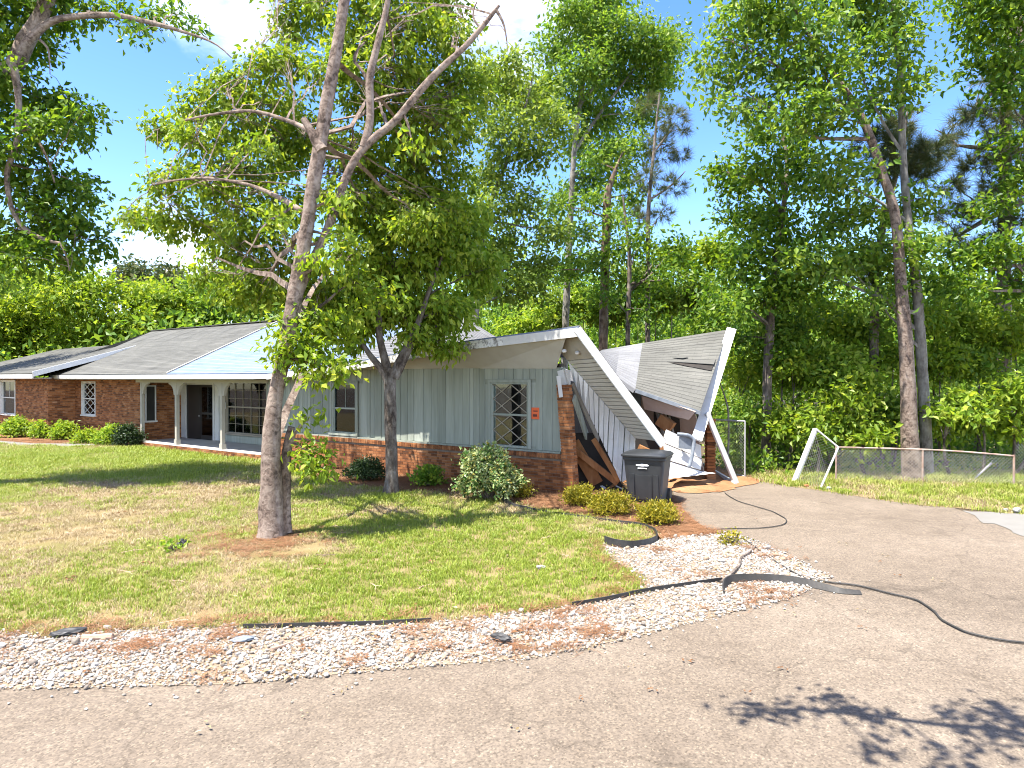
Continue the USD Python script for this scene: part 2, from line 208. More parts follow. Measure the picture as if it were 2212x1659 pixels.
M['leaf_shrub'] = leaf_look('variegated_shrub_leaf', [(0.0, (0.029, 0.080, 0.012)), (0.3, (0.077, 0.161, 0.028)), (0.44, (0.236, 0.322, 0.112)), (0.6, (0.365, 0.415, 0.223)), (0.8, (0.353, 0.389, 0.136)), (1.0, (0.365, 0.255, 0.031))], (1.0, 1.0, 0.7), tmix=0.3, vary=0.08)
M['leaf_gold'] = leaf_look('golden_shrub_leaf', [(0.2, (0.138, 0.140, 0.009)), (0.5, (0.258, 0.234, 0.015)), (0.8, (0.378, 0.297, 0.029))], (1.0, 1.0, 0.6), tmix=0.35)
M['leaf_box'] = leaf_look('dark_shrub_leaf', [(0.2, (0.012, 0.029, 0.008)), (0.5, (0.024, 0.049, 0.012)), (0.8, (0.043, 0.072, 0.017))], (1.0, 1.0, 0.7), tmix=0.25)


def pane_look():
    n = {'t': ('transparent_bsdf', {'color': (0.80, 0.86, 0.84)}), 'gl': ('glossy_bsdf', {'color': (0.9, 0.92, 0.95), 'roughness': 0.03}), 'f': ('fresnel', {'IOR': 1.5}), 'x': ('mix_closure', {})}
    return mat('window_glass', n, [('f.fac', 'x.fac'), ('t.BSDF', 'x.closure1'), ('gl.BSDF', 'x.closure2')], surface='x.closure')


M['glass'] = pane_look()
for i, c in enumerate([(0.31, 0.29, 0.26), (0.235, 0.205, 0.17), (0.385, 0.37, 0.34), (0.165, 0.14, 0.115), (0.26, 0.185, 0.125)]):
    M[f'stone{i}'] = surface_look(f'gravel_stone_{i}', [(0.3, tuple(x * 0.8 for x in c)), (0.7, tuple(min(1, x * 1.1) for x in c))], scale=8, fine=60, rough=0.9, bump=0.2)

# ------------------------------------------------------------------ things, parts, names
taken, origin = {}, {}


def numbered(parent, name):
    k = taken.get((parent, name), -1) + 1
    taken[(parent, name)] = k
    return f'{parent}/{name}' + (f'_{k:03d}' if k else '')


def setdata(prim, label=None, cat=None, group=None, kind=None):
    for k, v in (('label', label), ('category', cat), ('group', group), ('kind', kind)):
        if v:
            prim.SetCustomDataByKey(k, v)


def thing(name, label, cat, loc=(0, 0, 0), group=None, rotz=0.0, size=None):
    path = numbered('/World', name)
    x = UsdGeom.Xform.Define(stage, path)
    x.AddTranslateOp().Set(tuple(float(c) for c in loc))
    if rotz:
        x.AddRotateZOp().Set(float(rotz))
    if size:
        x.AddScaleOp().Set(size)
    setdata(x.GetPrim(), label, cat, group)
    origin[path] = np.asarray(loc, float)
    return path


def merge(parts):
    vs, fs, n = [], [], 0
    for p in parts:
        v, f = (np.asarray(p.vertices), np.asarray(p.faces)) if hasattr(p, 'vertices') else p
        f = np.asarray(f)
        if len(f) and f.shape[1] == 4:
            f = np.vstack([f[:, [0, 1, 2]], f[:, [0, 2, 3]]])
        vs.append(np.asarray(v, float)); fs.append(f + n); n += len(v)
    return np.vstack(vs), np.vstack(fs)


def add_tone(m, v, f):
    """A random tone from 0 to 1 for every separate piece (leaf, brick, blade) of the mesh, as the primvar the materials read."""
    from scipy.sparse import coo_matrix
    from scipy.sparse.csgraph import connected_components
    f = np.asarray(f)
    e = np.vstack([f[:, [0, 1]], f[:, [1, 2]]])
    n, lab = connected_components(coo_matrix((np.ones(len(e), np.int8), (e[:, 0], e[:, 1])), shape=(len(v), len(v))), directed=False)
    tone = np.random.default_rng(n).random(n)[lab].astype(np.float32)
    UsdGeom.PrimvarsAPI(m).CreatePrimvar('tone', Sdf.ValueTypeNames.FloatArray, 'vertex').Set(Vt.FloatArray.FromNumpy(tone))


TONED = {'brick', 'siding', 'straw_needle', 'needle', 'green_blade', 'olive_blade', 'tan_blade'}
toned = lambda k: isinstance(k, str) and (k in TONED or k.startswith('leaf_'))


def obj(parent, name, mesh, material, label=None, kind=None, smooth=False, uv=None, local=False):
    """One Mesh prim under the thing (or part) PARENT; the mesh is given in world coordinates unless local."""
    if isinstance(mesh, list):
        mesh = merge(mesh)
    v, f = (np.asarray(mesh.vertices, float), np.asarray(mesh.faces)) if hasattr(mesh, 'vertices') else mesh
    top = '/'.join(parent.split('/')[:3])
    if not local and top in origin:
        v = np.asarray(v) - origin[top]
    path = numbered(parent, name)
    m = usdkit.mesh(stage, path, (v, f), M[material] if isinstance(material, str) else material, smooth=smooth, uv=uv)
    if toned(material) and not smooth:
        v0, f0, _ = meshkit.arrays((v, f))
        add_tone(m, v0, f0)
    setdata(m.GetPrim(), label, None, None, kind)
    return path


def alone(name, label, cat, mesh, material, group=None, kind=None, smooth=False):
    """A thing that is one mesh, with its origin at its base."""
    v, f = merge(mesh) if isinstance(mesh, list) else ((np.asarray(mesh.vertices), np.asarray(mesh.faces)) if hasattr(mesh, 'vertices') else mesh)
    v = np.asarray(v, float)
    base = np.array([*v.mean(0)[:2], v[:, 2].min()])
    path = numbered('/World', name)
    m = usdkit.mesh(stage, path, (v - base, f), M[material], smooth=smooth)
    if toned(material) and not smooth:
        v0, f0, _ = meshkit.arrays((v, f))
        add_tone(m, v0, f0)
    m.AddTranslateOp().Set(tuple(float(c) for c in base))
    setdata(m.GetPrim(), label, cat, group, kind)
    return path


def structure(name, mesh, material):
    path = numbered('/World', name)
    m = usdkit.mesh(stage, path, mesh, M[material])
    setdata(m.GetPrim(), kind='structure')
    return path


def part_xform(parent, name, label=None):
    path = numbered(parent, name)
    x = UsdGeom.Xform.Define(stage, path)
    setdata(x.GetPrim(), label)
    return path


# ------------------------------------------------------------------ shapes
def hexa(c):
    """A solid from 8 corners: 4 of the bottom (or back) ring, 4 of the top (or front) ring."""
    return np.asarray(c, float), np.array([[0, 3, 2, 1], [4, 5, 6, 7], [0, 1, 5, 4], [1, 2, 6, 5], [2, 3, 7, 6], [3, 0, 4, 7]])


def slab(quad, thick, direction=None):
    """A plate: the quad given is its front, thick metres deep against its normal (or along direction)."""
    q = np.asarray(quad, float)
    n = np.cross(q[1] - q[0], q[3] - q[0]); n /= np.linalg.norm(n)
    d = -n * thick if direction is None else np.asarray(direction, float)
    return hexa(np.vstack([q + d, q]))


def bar(a, b, w, h, up=(0, 0, 1)):
    a, b, up = np.asarray(a, float), np.asarray(b, float), np.asarray(up, float)
    t = b - a; t /= np.linalg.norm(t)
    s = np.cross(t, up); s /= np.linalg.norm(s)
    u = np.cross(s, t)
    ring = [s * w / 2 + u * h / 2, -s * w / 2 + u * h / 2, -s * w / 2 - u * h / 2, s * w / 2 - u * h / 2]
    return hexa([a + r for r in ring] + [b + r for r in ring])


def spline(p, n):
    p = np.asarray(p, float)
    if len(p) < 3:
        return p[0] + (p[-1] - p[0]) * np.linspace(0, 1, n)[:, None]
    from scipy.interpolate import PchipInterpolator
    s = np.r_[0, np.cumsum(np.linalg.norm(np.diff(p[:, :3], axis=0), axis=1) + 1e-6)]
    return PchipInterpolator(s, p)(np.linspace(0, s[-1], n))


def tube(points, radii, sides=10, rough=0.0, seed=0, cap=True, twist=None):
    p = np.asarray(points, float); r = np.broadcast_to(np.asarray(radii, float), (len(p),))
    t = np.gradient(p, axis=0); t /= np.linalg.norm(t, axis=1, keepdims=True) + 1e-12
    a = np.zeros_like(t)
    w = np.array([0, 0, 1.0]) if abs(t[0, 2]) < 0.85 else np.array([1.0, 0, 0])
    for k in range(len(t)):
        w = w - t[k] * (w @ t[k]); w /= np.linalg.norm(w) + 1e-12
        a[k] = w
    b = np.cross(t, a)
    ang = np.arange(sides) * 2 * np.pi / sides
    rr = np.repeat(r[:, None], sides, 1)
    ringdir = np.cos(ang)[None, :, None] * a[:, None] + np.sin(ang)[None, :, None] * b[:, None]
    if rough:
        q = p[:, None] + ringdir * rr[..., None]
        rr = rr * (1 + rough * (meshkit.fbm(q * [7, 7, 2.2], 3, seed) - 0.5) * 2 + rough * 0.8 * (meshkit.noise(q * [2.5, 2.5, 1.6], seed + 9) - 0.5))
    v = (p[:, None] + ringdir * rr[..., None]).reshape(-1, 3)
    i, j = np.meshgrid(np.arange(len(p) - 1), np.arange(sides), indexing='ij')
    q = np.stack([i * sides + j, i * sides + (j + 1) % sides, (i + 1) * sides + (j + 1) % sides, (i + 1) * sides + j], -1).reshape(-1, 4)
    f = np.vstack([q[:, [0, 1, 2]], q[:, [0, 2, 3]]])
    if cap:
        n = len(v)
        v = np.vstack([v, p[0], p[-1]])
        k = np.arange(sides)
        e = (len(p) - 1) * sides
        f = np.vstack([f, np.stack([np.full(sides, n), (k + 1) % sides, k], 1), np.stack([np.full(sides, n + 1), e + k, e + (k + 1) % sides], 1)])
    return v, f


def many_tubes(p0, p1, r0, r1, rng, sag=0.12, seg=2, jit=0.07):
    """Thin 3-sided curved twigs, all at once."""
    p0, p1 = np.asarray(p0, float), np.asarray(p1, float)
    n = len(p0)
    L = np.linalg.norm(p1 - p0, axis=1, keepdims=True)
    mid = (p0 + p1) / 2 + rng.normal(0, 1, (n, 3)) * L * jit * 1.6 + np.array([0, 0, 1]) * L * sag * 1.6
    t = (p1 - p0) / (L + 1e-9)
    ref = np.where(np.abs(t[:, 2:]) < 0.9, [[0, 0, 1.0]], [[1.0, 0, 0]])
    a = np.cross(t, ref); a /= np.linalg.norm(a, axis=1, keepdims=True) + 1e-9
    b = np.cross(t, a)
    ang = np.arange(3) * 2 * np.pi / 3
    ring = np.cos(ang)[None, :, None] * a[:, None] + np.sin(ang)[None, :, None] * b[:, None]
    r0, r1 = np.broadcast_to(r0, (n,)), np.broadcast_to(r1, (n,))
    rows = []
    for k in range(seg + 1):
        q = k / seg
        wob = rng.normal(0, 1, (n, 3)) * L * 0.011 * (0 < k < seg) * (seg > 2)
        c = p0 * (1 - q) ** 2 + mid * 2 * q * (1 - q) + p1 * q ** 2 + wob
        rows.append(c[:, None] + ring * (r0 * (1 - q) + r1 * q)[:, None, None])
    v = np.stack(rows, 1).reshape(-1, 3)
    base = np.array([[m * 3 + k, m * 3 + (k + 1) % 3, m * 3 + 3 + (k + 1) % 3, m * 3 + 3 + k] for m in range(seg) for k in range(3)])
    q = (base[None] + np.arange(n)[:, None, None] * 3 * (seg + 1)).reshape(-1, 4)
    return v, np.vstack([q[:, [0, 1, 2]], q[:, [0, 2, 3]]])


def unit(v):
    return v / (np.linalg.norm(v, axis=-1, keepdims=True) + 1e-12)


def leaf_mesh(p, axis, normal, length, width, fold=0.18):
    """Folded diamond leaves: base, two sides, tip; every leaf its own four points."""
    n = len(p)
    axis, normal = unit(axis), np.asarray(normal, float)
    side = unit(np.cross(axis, normal)); normal = np.cross(side, axis)
    length, width = np.broadcast_to(length, (n,))[:, None], np.broadcast_to(width, (n,))[:, None]
    m = p + axis * length * 0.48
    v = np.stack([p, m + side * width / 2 + normal * width * fold, p + axis * length - normal * length * 0.10, m - side * width / 2 + normal * width * fold], 1).reshape(-1, 3)
    k = np.arange(n)[:, None] * 4
    return v, np.vstack([k + [0, 1, 2], k + [0, 2, 3]])


def sprig_leaves(tips, out, rng, per, spread, size, droop, flat=0.85, aspect=0.55):
    """per leaves round each twig tip; out is each twig's outward direction."""
    n = len(tips) * per
    o = np.repeat(out, per, 0)
    p = np.repeat(tips, per, 0) + rng.normal(0, 1, (n, 3)) * spread * [1, 1, 0.6] + o * rng.uniform(-1.2, 0.8, (n, 1)) * spread
    axis = unit(o * 0.6 + rng.normal(0, 0.65, (n, 3)) + np.array([0, 0, -1]) * droop)
    normal = unit(rng.normal(0, flat, (n, 3)) + [0, 0, 0.75] + o * 0.95)
    L = size * rng.uniform(0.45, 1.4, n)
    return leaf_mesh(p, axis, normal, L, L * aspect)


def needle_tufts(tips, out, rng, per, length, width=0.014):
    n = len(tips) * per
    d = unit(np.repeat(out, per, 0) * 0.7 + rng.normal(0, 0.7, (n, 3)) + [0, 0, 0.1])
    p = np.repeat(tips, per, 0) - np.repeat(out, per, 0) * rng.uniform(0, 0.2, (n, 1))
    s = unit(np.cross(d, rng.normal(0, 1, (n, 3)))) * width / 2
    L = (length * rng.uniform(0.7, 1.2, n))[:, None]
    v = np.stack([p - s, p + s, p + d * L - [0, 0, 0.02]], 1).reshape(-1, 3)
    return v, np.arange(3 * n).reshape(-1, 3)


def sample_blobs(blobs, rng, density, min_n=3):
    """Twig tips spread through ellipsoids, more of them near the skin; with outward directions and each one's blob."""
    tips, outs, which = [], [], []
    for i, (c, r) in enumerate(blobs):
        n = max(min_n, int(density * r[0] * r[2] * 4))
        d = unit(rng.normal(0, 1, (n, 3)))
        k = rng.uniform(0.25, 1.0, (n, 1)) ** 0.5 * (0.72 + 0.5 * meshkit.noise(d * 1.7 + c * 1.3, 5)[:, None])
        tips.append(c + d * k * r); outs.append(unit(d + [0, 0, 0.15])); which.append(np.full(n, i))
    return np.vstack(tips), np.vstack(outs), np.concatenate(which)


def pixel_blobs(spec, Y, depth=1.2, jitter=0.6, rng=None, squash=0.85, default_r=60):
    out = []
    for s in spec:
        x, y, r = s[:3]
        yy = (s[3] if len(s) > 3 else Y) + (rng.uniform(-jitter, jitter) if rng is not None else 0)
        c = unproject(x, y, yy)
        rm = r * 1024 / 2212 * yy / FPX
        out.append((c, np.array([rm, rm * depth, rm * squash])))
    return out


def limb(pix, Y, n=18, thin=1.0):
    """A limb from (x, y, width in picture units[, Y]) points."""
    pts, rad = [], []
    for q in pix:
        yy = q[3] if len(q) > 3 else Y
        pts.append(unproject(q[0], q[1], yy)); rad.append(q[2] * thin * 1024 / 2212 * yy / FPX / 2)
    s = spline(np.c_[np.array(pts), rad], n)
    return s[:, :3], s[:, 3]


def tree(name, label, cat, limbs, blobs, leaf, bark, seed, density=14, per=16, spread=0.17, size=0.13, droop=0.5, group=None, needles=False, base=None, twig=1.0, rough=0.10, sides=12, aspect=0.55, extra_twigs=None, flat=0.85, child_r=0.028):
    rng = np.random.default_rng(seed)
    base = np.asarray(base if base is not None else limbs[0][0][0], float).copy()
    base[2] = max(0.0, min(base[2], 0.0))
    t = thing(name, label, cat, base, group)
    tv, tf = tube(limbs[0][0], limbs[0][1], sides, rough, seed)
    h = np.clip(tv[:, 2], 0, None)
    ax = np.c_[np.interp(h, limbs[0][0][:, 2], limbs[0][0][:, 0]), np.interp(h, limbs[0][0][:, 2], limbs[0][0][:, 1])] if np.all(np.diff(limbs[0][0][:, 2]) > 0) else None
    if ax is not None:
        rel = tv[:, :2] - ax
        th = np.arctan2(rel[:, 1], rel[:, 0])
        fl = 1 + np.exp(-h / 0.22) * (0.04 + 0.17 * np.cos(4 * th + seed) * (np.cos(2 * th + seed * 2) * .5 + .7))
        tv[:, :2] = ax + rel * fl[:, None]
    obj(t, 'trunk', (tv, tf), bark, smooth=60)
    for i, (p, r) in enumerate(limbs[1:]):
        obj(t, 'limb', tube(p, r, max(6, sides - 4), rough * 0.8, seed + i + 1), bark, smooth=60)
    tips, outs, which = sample_blobs(blobs, rng, density)
    skel = np.vstack([p for p, r in limbs]); srad = np.concatenate([r for p, r in limbs])
    branch_p0, branch_p1, br0 = [], [], []
    for i, (c, r) in enumerate(blobs):
        d = np.linalg.norm(skel - c, axis=1) + np.maximum(0, skel[:, 2] - c[2]) * 1.2
        near_ = np.flatnonzero(d < d.min() * 1.25 + 0.35)
        k = int(rng.choice(near_))
        branch_p0.append(skel[k]); branch_p1.append(c); br0.append(min(srad[k] * 0.6, child_r + 0.012 * np.linalg.norm(skel[k] - c)))
    bm = [many_tubes(branch_p0, branch_p1, np.array(br0), 0.010, rng, 0.06, 7, 0.04)]
    take = rng.random(len(tips)) < twig
    if take.any():
        cc = np.array([c for c, r in blobs])[which[take]]
        p0 = cc + (np.array(branch_p0)[which[take]] - cc) * rng.uniform(0, 0.5, (take.sum(), 1))
        bm.append(many_tubes(p0, tips[take], 0.007, 0.003, rng, 0.05))
    obj(t, 'branches', bm, bark, kind='stuff')
    crown = needle_tufts(tips, outs, rng, per, size) if needles else sprig_leaves(tips, outs, rng, per, spread, size, droop, aspect=aspect, flat=flat)
    obj(t, 'crown', crown, leaf, kind='stuff')
    return t


def shrub(name, label, center, r, leaf, seed, n=160, per=14, size=0.06, spread=0.06, group=None, droop=0.1, cat='shrub', upright=0.0, aspect=0.55, stems=9, kind=None):
    rng = np.random.default_rng(seed)
    c = np.array([center[0], center[1], 0.0]); r = np.asarray(r, float)
    t = thing(name, label, cat, c, group)
    d = unit(rng.normal(0, 1, (n, 3))); d[:, 2] = np.abs(d[:, 2]) * 1.0 - 0.28
    k = rng.uniform(0.25, 1.0, (n, 1)) ** 0.5 * (0.58 + 0.72 * meshkit.noise(d * 2.4 + seed, seed)[:, None])
    ctr = c + [0, 0, r[2] * 0.32]
    tips = ctr + d * k * (r * [1, 1, 0.72])
    tips[:, 2] = np.maximum(tips[:, 2], 0.03)
    out = unit(d + [0, 0, upright])
    foot = c + np.c_[rng.normal(0, 0.12 * r[0], (stems, 2)), np.zeros(stems)]
    ends = tips[rng.choice(n, min(n, stems * 4))]
    obj(t, 'stem', many_tubes(foot[np.arange(len(ends)) % stems], ends, 0.010, 0.004, rng, 0.1), 'bark_dark', kind='stuff')
    v, f = sprig_leaves(tips, out, rng, per, spread, size, droop, aspect=aspect)
    v[:, 2] = np.maximum(v[:, 2], 0.004)
    obj(t, 'foliage', (v, f), leaf, kind='stuff')
    return t


def sheet(poly, z, grid=None):
    """A flat piece of ground; grid = edge length to subdivide to."""
    vs, fs, n = [], [], 0
    for g in getattr(poly, 'geoms', [poly]):
        if g.is_empty or g.area < 1e-4 or g.geom_type != 'Polygon':
            continue
        v, f = trimesh.creation.triangulate_polygon(g, engine='earcut')
        a = np.cross(np.c_[v[f[:, 1]] - v[f[:, 0]], np.zeros(len(f))], np.c_[v[f[:, 2]] - v[f[:, 0]], np.zeros(len(f))])[:, 2]
        f = np.where((a < 0)[:, None], f[:, ::-1], f)
        vs.append(np.c_[v, np.full(len(v), z)]); fs.append(f + n); n += len(v)
    return np.vstack(vs), np.vstack(fs)


def scatter_in(poly, per_m2, rng):
    x0, y0, x1, y1 = poly.bounds
    n = int((x1 - x0) * (y1 - y0) * per_m2)
    p = rng.uniform([x0, y0], [x1, y1], (n, 2))
    return p[shapely.contains_xy(poly, p[:, 0], p[:, 1])]


def instancer(name, kindlabel, cat, protos, points, index, scale, rotz, rng, tilt=0.0, squash=None):
    path = numbered('/World', name)
    pi = UsdGeom.PointInstancer.Define(stage, path)
    for k, (mesh, m) in enumerate(protos):
        pp = f'{path}/piece' + (f'_{k:03d}' if k else '')
        q = usdkit.mesh(stage, pp, mesh, M[m])
        if toned(m):
            v0, f0, _ = meshkit.arrays(mesh)
            add_tone(q, v0, f0)
        pi.CreatePrototypesRel().AddTarget(pp)
    n = len(points)
    pi.CreatePositionsAttr(Vt.Vec3fArray.FromNumpy(np.asarray(points, np.float32)))
    pi.CreateProtoIndicesAttr(Vt.IntArray.FromNumpy(np.asarray(index, np.int32)))
    s = np.repeat(np.asarray(scale, np.float32)[:, None], 3, 1)
    if squash is not None:
        s[:, 2] *= squash
    pi.CreateScalesAttr(Vt.Vec3fArray.FromNumpy(s))
    ang = rng.uniform(0, 2 * np.pi, n) if rotz is None else rotz
    q = np.zeros((n, 4)); q[:, 0] = np.cos(ang / 2); q[:, 3] = np.sin(ang / 2)
    if tilt:
        ta, td = rng.normal(0, tilt, n), rng.uniform(0, 2 * np.pi, n)
        w, x, y = np.cos(ta / 2), np.sin(ta / 2) * np.cos(td), np.sin(ta / 2) * np.sin(td)
        q = np.stack([w * q[:, 0], x * q[:, 0] + y * q[:, 3], y * q[:, 0] - x * q[:, 3], w * q[:, 3]], 1)
    pi.CreateOrientationsAttr(Vt.QuathArray([Gf.Quath(float(a), float(b), float(c), float(d)) for a, b, c, d in q]))
    setdata(pi.GetPrim(), kindlabel, cat, None, 'stuff')
    return path

# ------------------------------------------------------------------ the ground
def G(*pts):
    return [tuple(ground(x, y)[:2]) for x, y in pts]


DL, NF = np.array([-0.815, 0.58]), np.array([-0.58, -0.815])     # along the house front to the left; out of the front
DL, NF = DL / np.linalg.norm(DL), NF / np.linalg.norm(NF)
A0 = ground(1236, 1066)[:2]                                      # foot of the brick pier at the broken corner


def F(t, d, z):
    """House frame: t metres to the left of the pier along the front, d metres out of the front, z up."""
    return np.array([*(A0 + DL * t + NF * d), z])


def at(x, y, d=0.0):
    """(t, z) of the point of the plane d metres in front of the house wall that the photograph shows at (x, y)."""
    a = unproject(x, y, 1.0)[0]
    p = A0 + NF * d
    t = (a * p[1] - p[0]) / (DL[0] - a * DL[1])
    Y = p[1] + t * DL[1]
    return t, unproject(x, y, Y)[2]


rng0 = np.random.default_rng(11)
low = G((0, 1487), (130, 1485), (250, 1481), (400, 1479), (560, 1474), (650, 1462), (760, 1452), (860, 1443), (1000, 1432), (1150, 1419), (1280, 1394), (1400, 1368), (1470, 1348), (1540, 1332), (1620, 1311), (1700, 1293))
up = G((0, 1362), (110, 1376), (200, 1364), (300, 1359), (420, 1356), (520, 1352), (660, 1350), (800, 1346), (930, 1341), (1040, 1332), (1150, 1322), (1240, 1306), (1320, 1291), (1392, 1276), (1388, 1248), (1340, 1222), (1302, 1192), (1308, 1172))
nose = G((1745, 1272), (1792, 1246), (1740, 1218), (1690, 1194), (1640, 1172), (1600, 1158), (1560, 1152))
edging = G((1420, 1156), (1385, 1134), (1320, 1124), (1260, 1115), (1190, 1104), (1130, 1092), (1085, 1079))
bedline = G((1040, 1070), (1000, 1066), (920, 1064), (850, 1060), (780, 1052), (700, 1040))
left_low = [(-30.0, low[0][1] + 0.6), (-12.0, low[0][1] + 0.15)]
left_up = [(-30.0, up[0][1] + 0.4), (-12.0, up[0][1] + 0.1)]
drive_left = G((1520, 1138), (1492, 1118), (1470, 1092), (1455, 1066), (1450, 1046))
drive_top = G((1540, 1040), (1620, 1036), (1700, 1049), (1800, 1063), (1900, 1079), (1990, 1091), (2060, 1096))
terrain = Polygon([(-160, -60), (160, -60), (160, 260), (-160, 260)])
f_ = lambda t, d: tuple(F(t, d, 0)[:2])
loop = G((1308, 1172), (1330, 1182), (1380, 1180), (1412, 1168))
lawn = Polygon(left_up + up + loop[1:] + edging + bedline + [f_(9.0, 1.0), f_(11.5, 0.6), f_(21.8, 0.5), f_(24, 2.5), f_(30, 3.2), f_(44, 3.4), (-42, 36), (-36, 12)]).buffer(0)
gravel = Polygon(left_low + low + nose + G((1480, 1158), (1430, 1166)) + loop[::-1] + up[::-1] + left_up[::-1]).buffer(0)
mulch = Polygon(edging + bedline + [f_(9.0, 1.0), f_(11.5, 0.6), f_(11.5, -0.5), f_(-2.5, -1.0)] + drive_left[::-1] + nose[-1:] + G((1480, 1158), (1430, 1166))).buffer(0)
mulch_left = Polygon([f_(21.8, 0.5), f_(24, 2.5), f_(30, 3.2), f_(44, 3.4), f_(44, -1), f_(21.8, -1)])
drive_right = G((2212, 1152)) + [(9.5, 10.2), (16.0, 8.6), (22.0, 7.0), (22, -14), (-30, -14)]
drive = Polygon(left_low + low + nose + drive_left + drive_top + drive_right).buffer(0).difference(gravel)
clay = Polygon(G((1452, 1056), (1480, 1064), (1510, 1060), (1545, 1063), (1580, 1054), (1625, 1044), (1632, 1036), (1600, 1020), (1540, 1005), (1440, 1010), (1380, 1030), (1400, 1050))).buffer(0.1)
_b = np.array(clay.exterior.segmentize(0.12).coords)[:-1]
clay = Polygon(_b + (meshkit.fbm(np.c_[_b * 2.3, np.zeros(len(_b))], 3, 8)[:, None] - 0.5) * 0.7 * np.c_[np.cos(_b[:, 0] * 3), np.sin(_b[:, 1] * 3)]).buffer(0)
clay = max(getattr(clay, 'geoms', [clay]), key=lambda g: g.area)
strip = Polygon(drive_top + G((2140, 1104), (2212, 1112)) + [(12.0, 12.6), (22, 11.0), (24, 17.5), (14, 18.6)] + G((2212, 1020), (2000, 1012), (1800, 1010), (1640, 1015), (1600, 1026))).buffer(0)
pale = unary_union([Polygon(G((2096, 1102), (2140, 1106), (2212, 1116)) + [(11.5, 12.0), (12.0, 10.2)] + G((2212, 1158), (2185, 1149), (2150, 1131), (2128, 1128), (2108, 1114)))]).buffer(0.02)
_b = np.array(pale.exterior.segmentize(0.15).coords)[:-1]
pale = Polygon(_b + (meshkit.fbm(np.c_[_b * 1.7, np.zeros(len(_b))], 3, 18)[:, None] - 0.5) * 0.9 * np.c_[np.cos(_b[:, 0] * 2), np.sin(_b[:, 1] * 2)]).buffer(0)
pale = max(getattr(pale, 'geoms', [pale]), key=lambda g: g.area)
structure('ground', sheet(terrain, -0.016), 'soil')
structure('driveway', sheet(drive.difference(pale), -0.008), 'asphalt')
structure('lawn', sheet(lawn.difference(mulch_left).buffer(0), 0.0), 'lawn')
structure('side_yard', sheet(strip.difference(pale), -0.004), 'lawn')
structure('gravel_bed', sheet(gravel, -0.004), 'gravel_bed')
structure('planting_bed', sheet(unary_union([mulch.difference(clay), mulch_left]), 0.004), 'mulch')
cm = trimesh.creation.triangulate_polygon(clay, engine='earcut')
cm = trimesh.Trimesh(np.c_[cm[0], np.zeros(len(cm[0]))], cm[1])
cv, cf = trimesh.remesh.subdivide_to_size(cm.vertices, cm.faces, 0.3)
ce = shapely.distance(shapely.points(cv[:, :2]), clay.boundary)
cv[:, 2] = 0.006 + np.clip(ce, 0, 0.8) * 0.22 * meshkit.fbm(cv * [2.6, 2.6, 1], 4, 3) + 0.02 * meshkit.fbm(cv * [9, 9, 1], 2, 5) * np.clip(ce * 6, 0, 1)
cn = np.cross(cv[cf[:, 1]] - cv[cf[:, 0]], cv[cf[:, 2]] - cv[cf[:, 0]])[:, 2]
structure('bare_clay', (cv, np.where((cn < 0)[:, None], cf[:, ::-1], cf)), 'clay')
structure('concrete_apron', sheet(pale, 0.0), 'concrete')
walk = Polygon([f_(21.2, 0.9), f_(21.2, 2.0), f_(24, 3.1), f_(30, 4.0), f_(46, 4.4), f_(46, 3.5), f_(30, 3.25), f_(24.3, 2.45)])
wv, wf = sheet(walk, 0.03)
structure('front_path', merge([trimesh.creation.extrude_polygon(walk, 0.03, engine='earcut')]), 'concrete')

# ------------------------------------------------------------------ the house
house = thing('house', 'one-storey brick and grey-board house whose right end has caved in', 'house', F(8, -3, 0))
BRICKS_LEFT = [300]


def fb(t0, t1, d0, d1, z0, z1):
    """A box in the house frame."""
    return hexa([F(t0, d0, z0), F(t1, d0, z0), F(t1, d1, z0), F(t0, d1, z0), F(t0, d0, z1), F(t1, d0, z1), F(t1, d1, z1), F(t0, d1, z1)][::1])


def box_fix(h):
    """Turn a hexahedron's faces outwards."""
    v, f = h
    m = trimesh.Trimesh(v, np.vstack([f[:, [0, 1, 2]], f[:, [0, 2, 3]]]), process=False)
    return (v, f[:, ::-1]) if m.volume < 0 else (v, f)


def B(*a):
    return box_fix(fb(*a))


def holes_split(lo, hi, holes):
    """The intervals of [lo, hi] outside the holes."""
    out, x = [], lo
    for a, b in sorted(holes):
        if a > x:
            out.append((x, min(a, hi)))
        x = max(x, b)
    if x < hi:
        out.append((x, hi))
    return [(a, b) for a, b in out if b - a > 0.02]


def backing(t0, t1, d0, d1, z0, z1, holes):
    zs = sorted({z0, z1, *[z for h in holes for z in h[2:] if z0 < z < z1]})
    return [B(a, b, d0, d1, za, zb) for za, zb in zip(zs[:-1], zs[1:]) for a, b in holes_split(t0, t1, [(h[0], h[1]) for h in holes if h[2] <= za + 1e-6 and h[3] >= zb - 1e-6])]


def brick_boxes(t0, t1, d, z0, z1, holes=(), seed=0, place=None):
    r = np.random.default_rng(seed)
    out, z, k = [], z0, 0
    while z + 0.06 <= z1 + 1e-6:
        x = t0 - (0.105 if k % 2 else 0)
        hs = [(h[0], h[1]) for h in holes if h[2] < z + 0.03 < h[3]]
        while x < t1:
            for a, b in holes_split(max(x, t0), min(x + 0.2, t1), hs):
                out.append((a, b, z, r.uniform(0.0, 0.005)))
            x += 0.21
        z += 0.075; k += 1
    return [B(a, b, d - 0.02, d + 0.008 + e, zz, zz + 0.065) for a, b, zz, e in out]


def brick_wall(name, label, t0, t1, d, z0, z1, holes=(), thick=0.22, seed=0):
    w = part_xform(house, name, label)
    obj(w, 'mortar_core', backing(t0, t1, d - thick, d, z0, z1, holes), 'mortar')
    obj(w, 'brickwork', brick_boxes(t0, t1, d, z0 + 0.005, z1, holes, seed), 'brick', kind='stuff')
    return w


